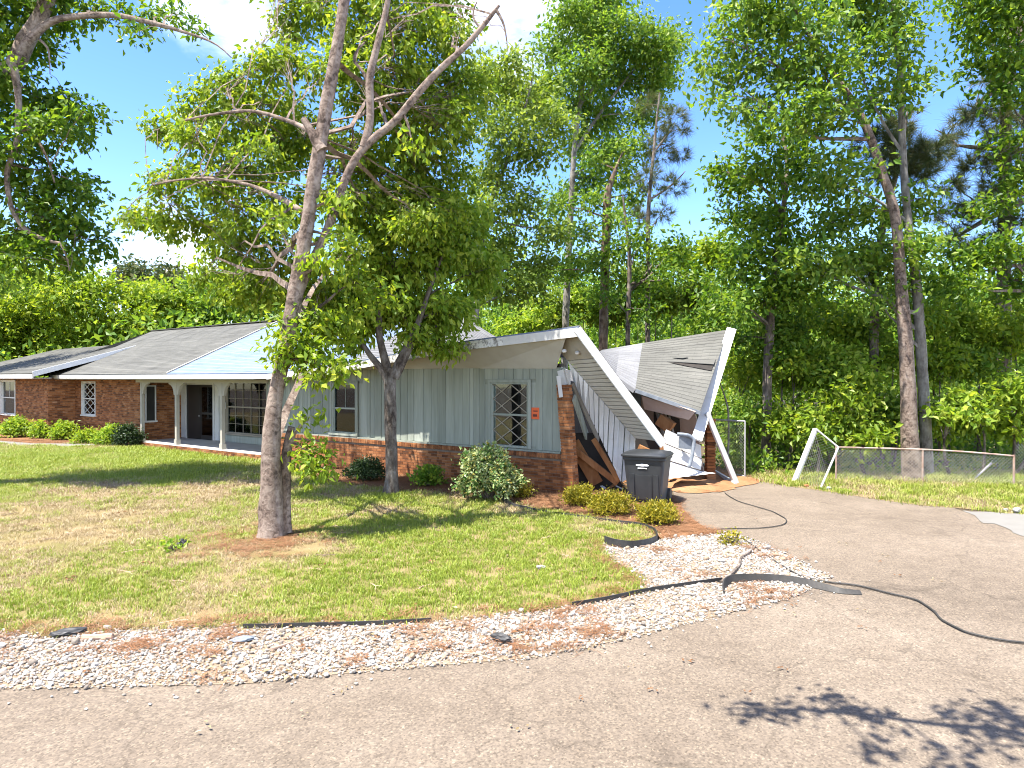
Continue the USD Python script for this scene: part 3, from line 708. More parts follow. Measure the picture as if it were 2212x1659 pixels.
# --- window and door builders (frame coordinates; z of the opening)
def window(t0, t1, z0, z1, d, style, label, frame='white', casing=0.07, sill=True, bar_mat=None):
    w = part_xform(house, 'window', label)
    f = 0.045
    rim = [B(t0, t0 + f, d - 0.10, d + 0.01, z0, z1), B(t1 - f, t1, d - 0.10, d + 0.01, z0, z1), B(t0 + f, t1 - f, d - 0.10, d + 0.01, z1 - f, z1), B(t0 + f, t1 - f, d - 0.10, d + 0.01, z0, z0 + f)]
    if casing:
        c = casing
        rim += [B(t0 - c, t0 - 0.002, d, d + 0.035, z0 - 0.0, z1 + c), B(t1 + 0.002, t1 + c, d, d + 0.035, z0 - 0.0, z1 + c), B(t0 - 0.002, t1 + 0.002, d, d + 0.033, z1 + 0.002, z1 + c)]
    obj(w, 'frame', rim, frame)
    if sill:
        obj(w, 'sill', B(t0 - 0.09, t1 + 0.09, d, d + 0.07, z0 - 0.06, z0 - 0.002), frame)
    obj(w, 'pane', B(t0 + f, t1 - f, d - 0.075, d - 0.069, z0 + f, z1 - f), 'glass')
    zm = (z0 + z1) / 2
    a0, a1, b0, b1 = t0 + f, t1 - f, z0 + f, z1 - f
    bars = []
    if style in ('sash', 'lattice', 'grid'):
        obj(w, 'meeting_rail', B(a0, a1, d - 0.066, d - 0.03, zm - 0.025, zm + 0.025), frame)
    if style == 'sash':
        bars += [B((a0 + a1) / 2 - 0.008, (a0 + a1) / 2 + 0.008, d - 0.066, d - 0.054, zm + 0.03, b1)]
    if style == 'lattice':
        for lo, hi in ((b0, zm - 0.028), (zm + 0.028, b1)):
            n, W, H = 2, a1 - a0, hi - lo
            for s in range(-n, n + 1):
                for sg in (1, -1):
                    # diagonal line through the sash, clipped to it
                    p = LineString([(s * W / n if sg > 0 else W - s * W / n, 0), (s * W / n + W * 1.0 if sg > 0 else -s * W / n, H)])
                    q = p.intersection(Polygon([(0, 0), (W, 0), (W, H), (0, H)]))
                    if q.length > 0.05 and q.geom_type == 'LineString':
                        (x0, y0), (x1, y1) = q.coords[0], q.coords[-1]
                        bars.append(box_fix(bar(F(a0 + x0, d - 0.055 - 0.004 * (sg > 0), lo + y0), F(a0 + x1, d - 0.055 - 0.004 * (sg > 0), lo + y1), 0.022, 0.012, up=(*NF, 0))))
    if style == 'grid':
        for k in range(1, 5):
            x = a0 + (a1 - a0) * k / 5
            bars.append(B(x - 0.007, x + 0.007, d - 0.064, d - 0.04, b0, b1))
        for k in range(1, 6):
            zz = b0 + (b1 - b0) * k / 6
            bars.append(B(a0, a1, d - 0.062, d - 0.045, zz - 0.007, zz + 0.007))
    if bars:
        obj(w, 'muntins', bars, bar_mat or frame)
    return w


# --- right wing: grey vertical boards over a brick base
WING_L = at(577, 900)[0]
TOP = 2.95
SILLZ = 0.96
wa0, wa1 = at(771, 880)[0], at(719, 880)[0]
wz0, wz1 = at(745, 936)[1], at(745, 828)[1]
wb0, wb1 = at(1143, 880)[0], at(1061, 880)[0]
bz0, bz1 = 0.98, at(1100, 826)[1]
wing_holes = [(wa0, wa1, wz0, wz1), (wb0, wb1, bz0, bz1)]
siding = part_xform(house, 'board_wall')
obj(siding, 'wall_core', backing(0.30, WING_L, -0.20, 0.0, SILLZ, TOP, wing_holes), 'siding')
rb = np.random.default_rng(4)
x = 0.30
while x < WING_L - 0.02:
    wd = rb.choice([0.13, 0.19, 0.24, 0.28])
    e = rb.uniform(0.012, 0.026)
    for za, zb in holes_split(SILLZ + 0.005, TOP, [(h[2] - (0.08), h[3] + 0.08) for h in wing_holes if h[0] - 0.075 < x + wd - 0.014 and h[1] + 0.075 > x]):
        obj(siding, 'siding_board', B(x, min(x + wd - rb.uniform(0.008, 0.02), WING_L), 0.002, e, za, zb), 'siding')
    x += wd
obj(siding, 'sill_board', B(0.28, WING_L, 0.028, 0.085, SILLZ - 0.045, SILLZ), 'siding')
obj(siding, 'corner_board', B(0.14, 0.297, -0.16, 0.04, SILLZ + 0.02, TOP - 0.06), 'white')
window(wa0, wa1, wz0, wz1, 0.03, 'sash', 'dark narrow sash window in the grey board wall', casing=0.08, frame='siding')
window(wb0, wb1, bz0, bz1, 0.03, 'lattice', 'white diamond-lattice window by the broken corner', frame='siding', casing=0.07, sill=False, bar_mat='plywood')
# low brick base with a rowlock course on top
base = part_xform(house, 'brick_base')
obj(base, 'mortar_core', backing(0.14, WING_L, -0.12, 0.115, 0.0, SILLZ - 0.16, []), 'mortar')
near = brick_boxes(0.15, 4.1, 0.115, 0.005, SILLZ - 0.15, seed=1)
far_ = brick_boxes(4.105, WING_L, 0.115, 0.005, SILLZ - 0.15, seed=2)
row = []
x = 0.155
while x < WING_L:
    row.append((x, B(x, x + 0.062, -0.05, 0.155, SILLZ - 0.155, SILLZ - 0.05)))
    x += 0.075
obj(base, 'rowlock_mortar', B(0.15, WING_L, -0.05, 0.142, SILLZ - 0.158, SILLZ - 0.054), 'mortar')
singles = near + [b for xx, b in row if xx < 4.1]
singles = singles[-236:] if len(singles) > 236 else singles
for bq in singles:
    obj(base, 'brick', bq, 'brick')
rest = [b for b in near if not any(b is s for s in singles)] + far_ + [b for xx, b in row if xx >= 4.1]
obj(base, 'brickwork', rest, 'brick', kind='stuff')
# the brick pier at the broken corner, leaning a little
pier = part_xform(house, 'brick_pier', 'freestanding brick corner pier left upright')
pier_h = unproject(1215, 829, A0[1])[2]
lean = lambda v: np.asarray(v) + np.outer(np.asarray(v)[:, 2] / pier_h, [unproject(1218, 829, A0[1])[0] - unproject(1236, 829, A0[1])[0], 0.0, 0.0])
core = B(-0.122, 0.122, -0.122, 0.122, 0.0, pier_h - 0.05)
obj(pier, 'mortar_core', (lean(core[0]), core[1]), 'mortar')
z, k, count, pile = 0.004, 0, 0, []
while z + 0.065 < pier_h:
    a, c_ = 0.132, 0.01
    ring = [(-a, -c_ / 2, -a, a), (c_ / 2, a, -a, a)] if k % 2 else [(-a, a, -a, -c_ / 2), (-a, a, c_ / 2, a)]
    for t0, t1, d0, d1 in ring:
        j = rb.uniform(-0.003, 0.004)
        h = B(t0 + j, t1 + j, d0 + j, d1 + j, z, z + 0.064)
        pile.append((lean(h[0]), h[1]))
    z += 0.075; k += 1
for h in pile[:118]:
    obj(pier, 'brick', h, 'brick')
if pile[118:]:
    obj(pier, 'brickwork', pile[118:], 'brick', kind='stuff')
broken = [box_fix(bar(unproject(1212, 800, A0[1] + 0.1), unproject(1220, 832, A0[1] + 0.05), 0.10, 0.16)), box_fix(bar(unproject(1206, 812, A0[1] - 0.12), unproject(1212, 858, A0[1] - 0.12), 0.07, 0.09))]
obj(pier, 'broken_cap_board', broken, 'white')

# --- the porch and the left, brick part
POST_D = 0.0
tp = [at(308, 950)[0], at(383, 958)[0], at(481, 966)[0]]
PORCH_R, PORCH_L = WING_L, tp[0] + 0.25
FLOOR = 0.16
obj(house, 'porch_floor', B(PORCH_R + 0.0, PORCH_L, -1.75, 0.22, 0.02, FLOOR), 'porch_slab')
edge = part_xform(house, 'porch_edge')
obj(edge, 'brickwork', brick_boxes(PORCH_R, PORCH_L + 0.2, 0.24, 0.005, FLOOR + 0.0, seed=7), 'brick', kind='stuff')
obj(edge, 'mortar_core', B(PORCH_R, PORCH_L + 0.2, 0.221, 0.239, 0.0, FLOOR - 0.015), 'mortar')
BEAM = 2.52
for i, t in enumerate(tp):
    pp = part_xform(house, 'porch_post')
    obj(pp, 'shaft', B(t - 0.06, t + 0.06, -0.06, 0.06, FLOOR, BEAM), 'cream')
    obj(pp, 'foot_block', B(t - 0.085, t + 0.085, -0.085, 0.085, FLOOR + 0.002, FLOOR + 0.20), 'cream')
    for s in (-1, 1):
        if i == 0 and s > 0:
            continue
        # a curved bracket between the post and the beam
        arc = [(0.0, 0.0)] + [(0.46 - 0.40 * math.sin(q), -0.46 + 0.40 * math.cos(q)) for q in np.linspace(0.08, math.pi / 2 - 0.08, 9)]
        poly = Polygon([(0, 0), (0.46, 0)] + [(0.46 - 0.36 * math.sin(q), -0.46 + 0.40 * math.cos(q)) for q in np.linspace(0.0, math.pi / 2, 9)] + [(0.0, -0.46)]).buffer(0)
        e = trimesh.creation.extrude_polygon(poly, 0.10, engine='earcut')
        v = np.array([F(t + s * (0.06 + p[0]), -0.05 + p[2], BEAM + p[1]) for p in e.vertices])
        obj(pp, 'bracket', (v, e.faces if s < 0 else e.faces[:, ::-1]), 'cream')
obj(house, 'porch_beam', B(PORCH_R - 0.1, PORCH_L + 0.1, -0.09, 0.09, BEAM + 0.002, BEAM + 0.24), 'cream')
obj(house, 'porch_ceiling', B(PORCH_R, PORCH_L, -1.72, -0.092, BEAM + 0.05, BEAM + 0.09), 'cream')
PB = -1.75
door0, door1 = at(461, 880, PB)[0], at(403, 880, PB)[0]
pw0, pw1 = at(578, 880, PB)[0], at(489, 880, PB)[0]
pwz0, pwz1 = at(530, 938, PB)[1], at(530, 822, PB)[1]
doorz1 = 2.42
lw0, lw1 = door1 + 1.05, PORCH_L
holes = [(pw0, pw1, pwz0, pwz1), (door0, door1, FLOOR, doorz1)]
bw = part_xform(house, 'porch_wall')
obj(bw, 'wall_core', backing(PORCH_R, PORCH_L - 0.002, PB - 0.2, PB, FLOOR, BEAM + 0.2, holes), 'siding')
for t in np.arange(PORCH_R + 0.2, PORCH_L - 0.1, 0.3):
    if not any(h[0] - 0.1 < t + 0.03 and h[1] + 0.1 > t for h in holes):
        obj(bw, 'batten', B(t, t + 0.035, PB + 0.001, PB + 0.022, FLOOR + 0.01, BEAM), 'white')
obj(bw, 'wall_panel', B(pw0, pw1, PB + 0.001, PB + 0.03, FLOOR + 0.02, pwz0 - 0.09), 'siding')
window(pw0, pw1, pwz0, pwz1, PB + 0.02, 'grid', 'many-paned porch window beside the door', frame='plywood', casing=0.08)
dr = part_xform(house, 'door', 'open dark double door under the porch')
obj(dr, 'frame', [B(door0 - 0.10, door0, PB - 0.05, PB + 0.04, FLOOR, doorz1 + 0.10), B(door1, door1 + 0.10, PB - 0.05, PB + 0.04, FLOOR, doorz1 + 0.10), B(door0, door1, PB - 0.05, PB + 0.038, doorz1, doorz1 + 0.10)], 'white')
dm = (door0 + door1) / 2
obj(dr, 'leaf', [B(dm + 0.02, door1 - 0.01, PB - 0.06, PB - 0.015, FLOOR + 0.01, doorz1 - 0.01)], 'dark_paint')
obj(dr, 'storm_leaf', [B(door0 + 0.02, door0 + 0.10, PB - 0.05, PB - 0.02, FLOOR + 0.01, doorz1), B(dm - 0.09, dm - 0.01, PB - 0.05, PB - 0.02, FLOOR + 0.01, doorz1), B(door0 + 0.10, dm - 0.09, PB - 0.05, PB - 0.02, FLOOR + 0.01, FLOOR + 0.18), B(door0 + 0.10, dm - 0.09, PB - 0.05, PB - 0.02, 1.2, 1.28), B(door0 + 0.10, dm - 0.09, PB - 0.05, PB - 0.02, doorz1 - 0.1, doorz1)], 'dark_paint')
obj(dr, 'pane', B(door0 + 0.10, dm - 0.09, PB - 0.038, PB - 0.033, FLOOR + 0.18, doorz1 - 0.1), 'glass')
obj(dr, 'handle', B(dm + 0.03, dm + 0.06, PB - 0.015, PB + 0.03, 1.1, 1.16), 'steel')
for t0, t1 in ((door1 + 0.12, PORCH_L - 0.02), (door0 - 0.42, door0 - 0.14)):
    if t1 - t0 > 0.1:
        obj(bw, 'side_panel', B(t0, t1, PB + 0.001, PB + 0.028, FLOOR + 0.02, doorz1 + 0.05), 'white')
ln = part_xform(house, 'wall_lantern')
lt, lz = at(481, 876, PB + 0.15)
obj(ln, 'shade', B(lt - 0.07, lt + 0.07, PB + 0.06, PB + 0.2, lz - 0.14, lz + 0.12), 'white')
obj(ln, 'arm', B(lt - 0.02, lt + 0.02, PB + 0.0, PB + 0.06, lz - 0.03, lz + 0.05), 'dark_paint')
# brick walls of the left part
RET = part_xform(house, 'return_wall')
obj(RET, 'mortar_core', B(PORCH_L, PORCH_L + 0.2, PB, -0.12, 0.0, BEAM + 0.2), 'mortar')
bb = []
for k in range(int((BEAM + 0.15) / 0.075)):
    x = PB - (0.1 if k % 2 else 0)
    while x < -0.12:
        a, b_ = max(x, PB), min(x + 0.2, -0.12)
        if b_ - a > 0.03:
            bb.append(B(PORCH_L - 0.010 - 0.004 * rb.random(), PORCH_L + 0.02, a, b_, 0.005 + k * 0.075, 0.07 + k * 0.075))
        x += 0.21
obj(RET, 'brickwork', bb, 'brick', kind='stuff')
wt = part_xform(house, 'window', 'narrow dark window in the shaded porch return')
wr0, wr1 = -0.66, -0.22
obj(wt, 'frame', [B(PORCH_L - 0.045, PORCH_L - 0.016, wr0, wr0 + 0.05, 0.95, 2.4), B(PORCH_L - 0.045, PORCH_L - 0.016, wr1 - 0.05, wr1, 0.95, 2.4), B(PORCH_L - 0.045, PORCH_L - 0.016, wr0 + 0.05, wr1 - 0.05, 2.35, 2.4), B(PORCH_L - 0.06, PORCH_L - 0.016, wr0 - 0.05, wr1 + 0.05, 0.88, 0.948)], 'white')
obj(wt, 'pane', B(PORCH_L - 0.024, PORCH_L - 0.018, wr0 + 0.05, wr1 - 0.05, 0.95, 2.35), 'dark_paint')
LEFT_T = at(106, 900, 0.0)[0]
fw0, fw1 = at(206, 850, -0.1)[0], at(178, 850, -0.1)[0]
brick_wall('brick_wall', None, PORCH_L, LEFT_T + 0.6, -0.1, 0.0, 2.72, holes=[(fw0, fw1, 1.05, 2.5)], seed=22)
window(fw0, fw1, 1.05, 2.5, -0.1, 'lattice', 'narrow lattice window in the orange brick wall', casing=0.05)
SD = 1.0
sw0, sw1 = at(33, 850, SD)[0], at(3, 850, SD)[0]
LEFT_T = at(104, 900, SD)[0]
brick_wall('brick_wall', None, LEFT_T, LEFT_T + 9.0, SD, 0.0, 2.72, holes=[(sw0, sw1, 0.95, 2.55)], seed=23)
window(sw0, sw1, 0.95, 2.55, SD, 'sash', 'dark window in the leftmost brick wall', casing=0.06)
rw = part_xform(house, 'return_wall')
obj(rw, 'mortar_core', B(LEFT_T - 0.002, LEFT_T + 0.2, -0.1, SD - 0.22, 0.0, 2.72), 'mortar')
bb = []
for k in range(36):
    x = -0.1 - (0.1 if k % 2 else 0)
    while x < SD:
        a, b_ = max(x, -0.1), min(x + 0.2, SD)
        if b_ - a > 0.03:
            bb.append(B(LEFT_T - 0.012 - 0.004 * rb.random(), LEFT_T + 0.02, a, b_, 0.005 + k * 0.075, 0.07 + k * 0.075))
        x += 0.21
obj(rw, 'brickwork', bb, 'brick', kind='stuff')
# dark inside and the walls behind, so that no daylight falls in
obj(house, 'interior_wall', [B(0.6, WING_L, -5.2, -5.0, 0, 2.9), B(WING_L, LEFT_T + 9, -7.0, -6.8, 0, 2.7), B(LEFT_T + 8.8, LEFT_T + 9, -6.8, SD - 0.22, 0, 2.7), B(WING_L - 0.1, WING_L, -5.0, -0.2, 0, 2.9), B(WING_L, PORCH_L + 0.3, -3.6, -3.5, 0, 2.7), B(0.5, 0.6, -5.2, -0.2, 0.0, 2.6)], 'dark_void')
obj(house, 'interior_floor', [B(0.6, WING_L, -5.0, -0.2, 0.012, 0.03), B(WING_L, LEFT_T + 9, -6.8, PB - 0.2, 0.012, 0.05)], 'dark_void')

# --- roofs: courses of shingles from the eave to the ridge
def roof_sheet(eave, ridge, courses=None, lift=0.007, thick=0.10, nseg=24):
    """Overlapping courses between two polylines given as arrays of the same number of points; returns mesh, uv."""
    e, r = np.asarray(eave, float), np.asarray(ridge, float)
    L = np.linalg.norm(r - e, axis=1).mean()
    n = courses or max(4, int(L / 0.14))
    nrm = np.cross(e[-1] - e[0], r[0] - e[0]); nrm /= np.linalg.norm(nrm); nrm *= np.sign(nrm[2]) or 1
    s = np.r_[0, np.cumsum(np.linalg.norm(np.diff(e, axis=0), axis=1))]
    m = len(e)
    V, Fq, UV, base = [], [], [], 0
    rj = np.random.default_rng(int(abs(e).sum() * 10) % 1000)
    for k in range(n):
        a, b = k / n, (k + 1) / n
        lo = e + (r - e) * a + nrm * (lift + rj.uniform(-0.002, 0.004, (m, 1))); lo0 = e + (r - e) * a + nrm * (0.0 if k else -thick)
        hi = e + (r - e) * b
        V += [lo0, lo, hi]
        UV += [np.c_[s, np.full(m, a * L)], np.c_[s, np.full(m, a * L + 0.004)], np.c_[s, np.full(m, b * L)]]
        i = np.arange(m - 1)
        for o in (0, m):
            Fq.append(np.stack([base + o + i, base + o + i + 1, base + o + m + i + 1, base + o + m + i], 1))
        base += 3 * m
    # underside
    V += [e - nrm * thick, r - nrm * thick]
    UV += [np.c_[s, np.zeros(m)], np.c_[s, np.full(m, L)]]
    i = np.arange(m - 1)
    Fq.append(np.stack([base + i + 1, base + i, base + m + i, base + m + i + 1], 1))
    q = np.vstack(Fq)
    return (np.vstack(V), np.vstack([q[:, [0, 1, 2]], q[:, [0, 2, 3]]])), np.vstack(UV)


def poly_line(pts, n=24):
    p = np.asarray(pts, float)
    s = np.r_[0, np.cumsum(np.linalg.norm(np.diff(p, axis=0), axis=1))]
    x = np.linspace(0, s[-1], n)
    return np.stack([np.interp(x, s, p[:, k]) for k in range(3)], 1)


OV, RD, RIDGE = 0.72, -4.75, 5.2
eave_px = lambda x, y, d=OV: (lambda q: F(q[0], d, q[1]))(at(x, y, d))
E0 = eave_px(578, 806); E1 = eave_px(742, 786); E2 = eave_px(1000, 737); PEAK = eave_px(1250, 705)
SEAM_T = at(360, 803, OV)[0]
EZ = E0[2]
ESEAM, ELEFT = F(SEAM_T, OV, EZ), F(LEFT_T + 0.5, OV, EZ)
RT = at(967, 668, RD)[0]
R_END = F(RT, RD, RIDGE + 0.05)
RSEAM, RLEFT = F(at(604, 697, RD)[0] - 0.0, RD, RIDGE), F(at(330, 719, RD)[0], RD, RIDGE)
m_, u_ = roof_sheet(poly_line([ELEFT, ESEAM]), poly_line([RLEFT, RSEAM]))
obj(house, 'main_roof', m_, 'shingle', 'weathered grey shingle roof over the porch', uv=u_)
SAG = F(5.9, RD, unproject(1080, 724, F(5.9, RD, 0)[1])[2])
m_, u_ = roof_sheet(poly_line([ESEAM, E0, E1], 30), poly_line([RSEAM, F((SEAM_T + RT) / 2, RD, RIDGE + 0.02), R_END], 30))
obj(house, 'wing_roof', m_, 'glare_shingle', 'bluish roofing over the grey wing, paled by painted-in sun glare', uv=u_)
# broken part of the wing's roof: sinks behind the raised eave
LOWR = F(2.2, RD + 0.4, 2.75)
mid1 = F(4.2, -1.6, 3.15)
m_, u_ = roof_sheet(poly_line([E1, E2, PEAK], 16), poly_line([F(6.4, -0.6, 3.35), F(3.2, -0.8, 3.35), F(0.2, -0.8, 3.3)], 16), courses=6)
obj(house, 'broken_roof', m_, 'glare_shingle', 'broken front edge of the wing roof', uv=u_)
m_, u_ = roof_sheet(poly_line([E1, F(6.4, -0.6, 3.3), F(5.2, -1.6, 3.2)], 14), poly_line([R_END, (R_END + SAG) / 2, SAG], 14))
obj(house, 'sunken_roof', m_, 'streaky_sunlit', 'streaked sunken slope at the broken ridge end', uv=u_)
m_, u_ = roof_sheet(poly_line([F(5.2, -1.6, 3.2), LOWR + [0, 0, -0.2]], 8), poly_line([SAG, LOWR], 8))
obj(house, 'sunken_roof', m_, 'streaky_sunlit', uv=u_)
# rear slopes
for ea, ri in (([F(LEFT_T + 0.5, -9.6, EZ), F(RT, -9.6, EZ)], [RLEFT, R_END]),):
    m_, u_ = roof_sheet(poly_line(ea[::-1], 8), poly_line(ri[::-1], 8))
    obj(house, 'rear_roof', m_, 'shingle', uv=u_)
# hip at the left end of the ridge
m_, u_ = roof_sheet(poly_line([F(LEFT_T + 3.6, -9.6, EZ), ELEFT + (F(3.1, 0, 0) - F(0, 0, 0))], 8), np.repeat(RLEFT[None], 8, 0) + np.linspace(0, 0.01, 8)[:, None])
obj(house, 'hip_roof', m_, 'shingle', uv=u_)
# the separate, slightly higher roof at the far left
lz = 2.98
LE0, LR0 = F(at(62, 806, SD + 0.75)[0], SD + 0.75, lz), None
lrt, lrz = at(244, 744, -3.6)
LR0 = F(LEFT_T - 0.45, -3.6, lrz)
LE0 = F(LEFT_T - 0.45, SD + 0.75, lz - 0.08)
m_, u_ = roof_sheet(poly_line([F(LEFT_T + 11, SD + 0.75, lz - 0.08), LE0], 16), poly_line([F(LEFT_T + 11, -3.6, lrz - 0.1), LR0], 16))
obj(house, 'side_roof', m_, 'shingle', 'grey roof of the far left section in tree shade', uv=u_)
obj(house, 'rake_board', box_fix(bar(LE0 + [0.03, -0.03, -0.03], LR0 + [0.03, -0.03, -0.03], 0.06, 0.22)), 'white')
obj(house, 'eave_board', B(LEFT_T - 0.4, LEFT_T + 11, SD + 0.70, SD + 0.745, lz - 0.30, lz - 0.12), 'white')
obj(house, 'soffit', B(LEFT_T - 0.4, LEFT_T + 11, SD + 0.01, SD + 0.70, lz - 0.30, lz - 0.27), 'cream')
ridge_cap = [box_fix(bar(RLEFT + [0, 0, 0.02], R_END + [0, 0, 0.02], 0.24, 0.035))]
obj(house, 'ridge_cap', ridge_cap, 'shingle')
obj(house, 'seam_strip', box_fix(bar(ESEAM + [0, 0, 0.045], RSEAM + [0, 0, 0.045], 0.07, 0.02)), 'cream')
# fascia and soffit along the front
def fascia(a, b, h, material, name='fascia', d=0.035, drop=0.03):
    o = np.array([*(NF * d), 0])
    obj(house, name, box_fix(bar(np.asarray(a) + o - [0, 0, drop + h / 2], np.asarray(b) + o - [0, 0, drop + h / 2], 0.035, h)), material)


fascia(ELEFT, E0, 0.15, 'white')
obj(house, 'soffit', B(WING_L - 0.3, LEFT_T, -0.09, OV - 0.02, EZ - 0.215, EZ - 0.19), 'cream')
fascia(E0, E1, 0.17, 'white')
fascia(E1, E2, 0.19, 'peeling')
E25 = E2 + (PEAK - E2) * 0.38
fascia(E2 + (PEAK - E2) * 0.004, E25, 0.20, 'peeling')
fascia(E25 + (PEAK - E25) * 0.003, PEAK, 0.20, 'white')
under = lambda p, h=0.22: np.asarray(p) - [0, 0, h]
wl = lambda t, z=TOP: F(t, 0.03, z)
tt = lambda p: (np.asarray(p)[:2] - A0) @ DL
soff = [slab([wl(tt(E0)), wl(tt(E1)), under(E1), under(E0)], 0.02, (0, 0, 0.025)), slab([wl(tt(E1) - 0.004), wl(tt(E2)), under(E2), under(E1) - 0.004], 0.02, (0, 0, 0.025))]
PANEL_END = PEAK + (E2 - PEAK) * 0.10
obj(house, 'soffit_panel', [box_fix(s) for s in soff], 'cream')
gap = np.array([0, 0, -0.05])
pan = box_fix(slab([wl(tt(E2) - 0.004) + gap * 0.2, wl(0.42) - [0, 0, 0.03], under(PANEL_END), under(E2) - 0.004], 0.02, (0, 0, 0.025)))
obj(house, 'soffit_panel', pan, 'cream', 'sagging cream eave panel above the lattice window')
obj(house, 'frieze_gap', B(0.35, 6.6, -0.1, 0.006, TOP + 0.002, TOP + 0.09), 'dark_void')  # dark strip painted in for the shade between wall top and soffit

# --- the fallen corner: eave that tipped down to the right
FALL = unproject(1436, 955, PEAK[1] + 0.15)
fdir = FALL - PEAK
u0 = 0.26
IN0 = unproject(1229, 776, PEAK[1] + 0.95) - (PEAK + fdir * u0)
IN1 = unproject(1378, 947, FALL[1] + 0.95) - FALL
IN = (IN0 + IN1) / 2
inn = lambda s: IN0 + (IN1 - IN0) * (s - u0) / (1 - u0)
up_f = np.cross(fdir, IN); up_f /= np.linalg.norm(up_f); up_f *= np.sign(up_f[2])
fal = box_fix(bar(PEAK + fdir * 0.004 - up_f * 0.10 - IN * 0.045, FALL - up_f * 0.10 - IN * 0.045, 0.036, 0.20, up=up_f))
obj(house, 'fallen_fascia', fal, 'white', 'long white fascia board slanting down to the bin')
m_ = box_fix(slab([PEAK, FALL, FALL + IN1 * 1.05, PEAK + IN0 * 1.05], 0.07, up_f * 0.05))
obj(house, 'fallen_roof_edge', m_, 'shingle')
sof = part_xform(house, 'fallen_soffit', 'cream soffit planks of the tipped eave')
obj(sof, 'plywood_panel', box_fix(slab([PEAK - up_f * 0.05 + fdir * 0.01, PEAK - up_f * 0.05 + fdir * u0, PEAK - up_f * 0.05 + fdir * u0 + inn(u0), PEAK - up_f * 0.05 + fdir * 0.01 + inn(0)], 0.02, up_f * 0.02)), 'plywood')
npl = 21
for k in range(npl):
    a, b = u0 + (0.985 - u0) * k / npl + 0.0025, u0 + (0.985 - u0) * (k + 1) / npl - 0.0025
    j = rb.uniform(-0.008, 0.004)
    o = -up_f * (0.06 - j)
    obj(sof, 'plank', box_fix(slab([PEAK + o + fdir * a, PEAK + o + fdir * b, PEAK + o + fdir * b + inn(b) * rb.uniform(0.97, 1.0), PEAK + o + fdir * a + inn(a)], 0.02, up_f * 0.015)), 'cream')

for (x, y) in ((1219, 758), (1247, 762)):
    lp = trimesh.creation.icosphere(2, 0.055)
    lp.apply_scale([1, 1, 0.8]); lp.apply_translation(unproject(x, y, A0[1] - 0.55))
    obj(sof, 'flood_lamp', lp, 'white', smooth=True)
# the board wall that swung down with it
fw = part_xform(house, 'fallen_board_wall', 'white-blue board wall hanging askew under the tipped eave')
W_TR0, W_TR1 = PEAK + fdir * u0 + inn(u0) * 0.98 - up_f * 0.07, PEAK + fdir * 0.985 + inn(0.985) * 0.98 - up_f * 0.07
W_TL = unproject(1238, 822, A0[1] + 0.35); W_BL = unproject(1342, 1042, A0[1] - 0.15); W_BR = unproject(1366, 1030, A0[1] + 0.0)
C = [W_TR0, W_TR1, W_BR, W_BL, W_TL]
nb = 13
for k in range(nb):
    # boards hang at right angles to the tipped eave; each is cut off along the torn left and lower edge
    a, b = k / nb + 0.006, (k + 1) / nb - 0.006
    top = [W_TR0 + (W_TR1 - W_TR0) * s for s in (a, b)]
    tear = poly_line([W_TL, W_BL, W_BR + [0.12, 0.1, 0.06]], 60)
    bot = [tear[min(59, int(59 * (s * 1.0)))] for s in (a, b)]
    j = np.array([*(NF * rb.uniform(-0.012, 0.012)), 0])
    obj(fw, 'wall_board', box_fix(slab([bot[0] + j, bot[1] + j, top[1] + j, top[0] + j], 0.02, np.array([*(-NF * 0.02), 0]))), 'white')
back = [np.array([*(-NF * 0.035), 0]) + p for p in (W_TL, W_BL, W_TR1, W_TR0)]
obj(fw, 'sheathing', box_fix(slab(back, 0.015, np.array([*(-NF * 0.015), 0]))), 'siding')
obj(house, 'broken_studs', [box_fix(bar(unproject(1240, 970, A0[1] + 0.4), unproject(1335, 1044, A0[1] + 0.15), 0.09, 0.14)), box_fix(bar(unproject(1282, 948, A0[1] + 0.3), unproject(1338, 1040, A0[1] + 0.0), 0.05, 0.12)), box_fix(bar(unproject(1238, 955, A0[1] + 0.55), unproject(1290, 1045, A0[1] + 0.45), 0.06, 0.30))], 'raw_wood')
obj(house, 'torn_opening', box_fix(slab([unproject(1238, 935, A0[1] + 0.75), unproject(1240, 1060, A0[1] + 0.62), unproject(1345, 1052, A0[1] + 0.55), unproject(1300, 935, A0[1] + 0.7)], 0.05)), 'dark_void')  # dark plate added for the shade inside the torn corner

# --- the garage roof slab that slid down behind
Yb = A0[1]
S_tl, S_tr = unproject(1388, 741, Yb + 4.2), unproject(1573, 712, Yb + 3.4)
S_br, S_bl = unproject(1512, 890, Yb + 0.9), unproject(1372, 842, Yb + 1.5)
S_far, S_corner = unproject(1300, 756, Yb + 4.9), unproject(1330, 812, Yb + 2.4)
m_, u_ = roof_sheet(poly_line([S_bl, S_br], 12), poly_line([S_tl, S_tr], 12))
obj(house, 'collapsed_roof', m_, 'shingle', 'grey shingle slab tipped on edge beside the trees', uv=u_)
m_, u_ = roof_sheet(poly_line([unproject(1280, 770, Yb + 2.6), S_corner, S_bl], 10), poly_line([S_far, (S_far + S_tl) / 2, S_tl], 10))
obj(house, 'collapsed_roof', m_, 'streaky_sunlit', 'triangular piece of the tipped roof, its sunlit brightness painted in', uv=u_)
sn = np.cross(S_br - S_bl, S_tl - S_bl); sn /= np.linalg.norm(sn); sn *= np.sign(sn[2])
spt = lambda u, v, h: (S_bl * (1 - u) + S_br * u) * (1 - v) + (S_tl * (1 - u) + S_tr * u) * v + sn * h
obj(house, 'shingle_tear', box_fix(slab([spt(.40, .545, .030), spt(.62, .50, .032), spt(.965, .455, .032), spt(.965, .535, .030)], 0.012)), 'dark_void')
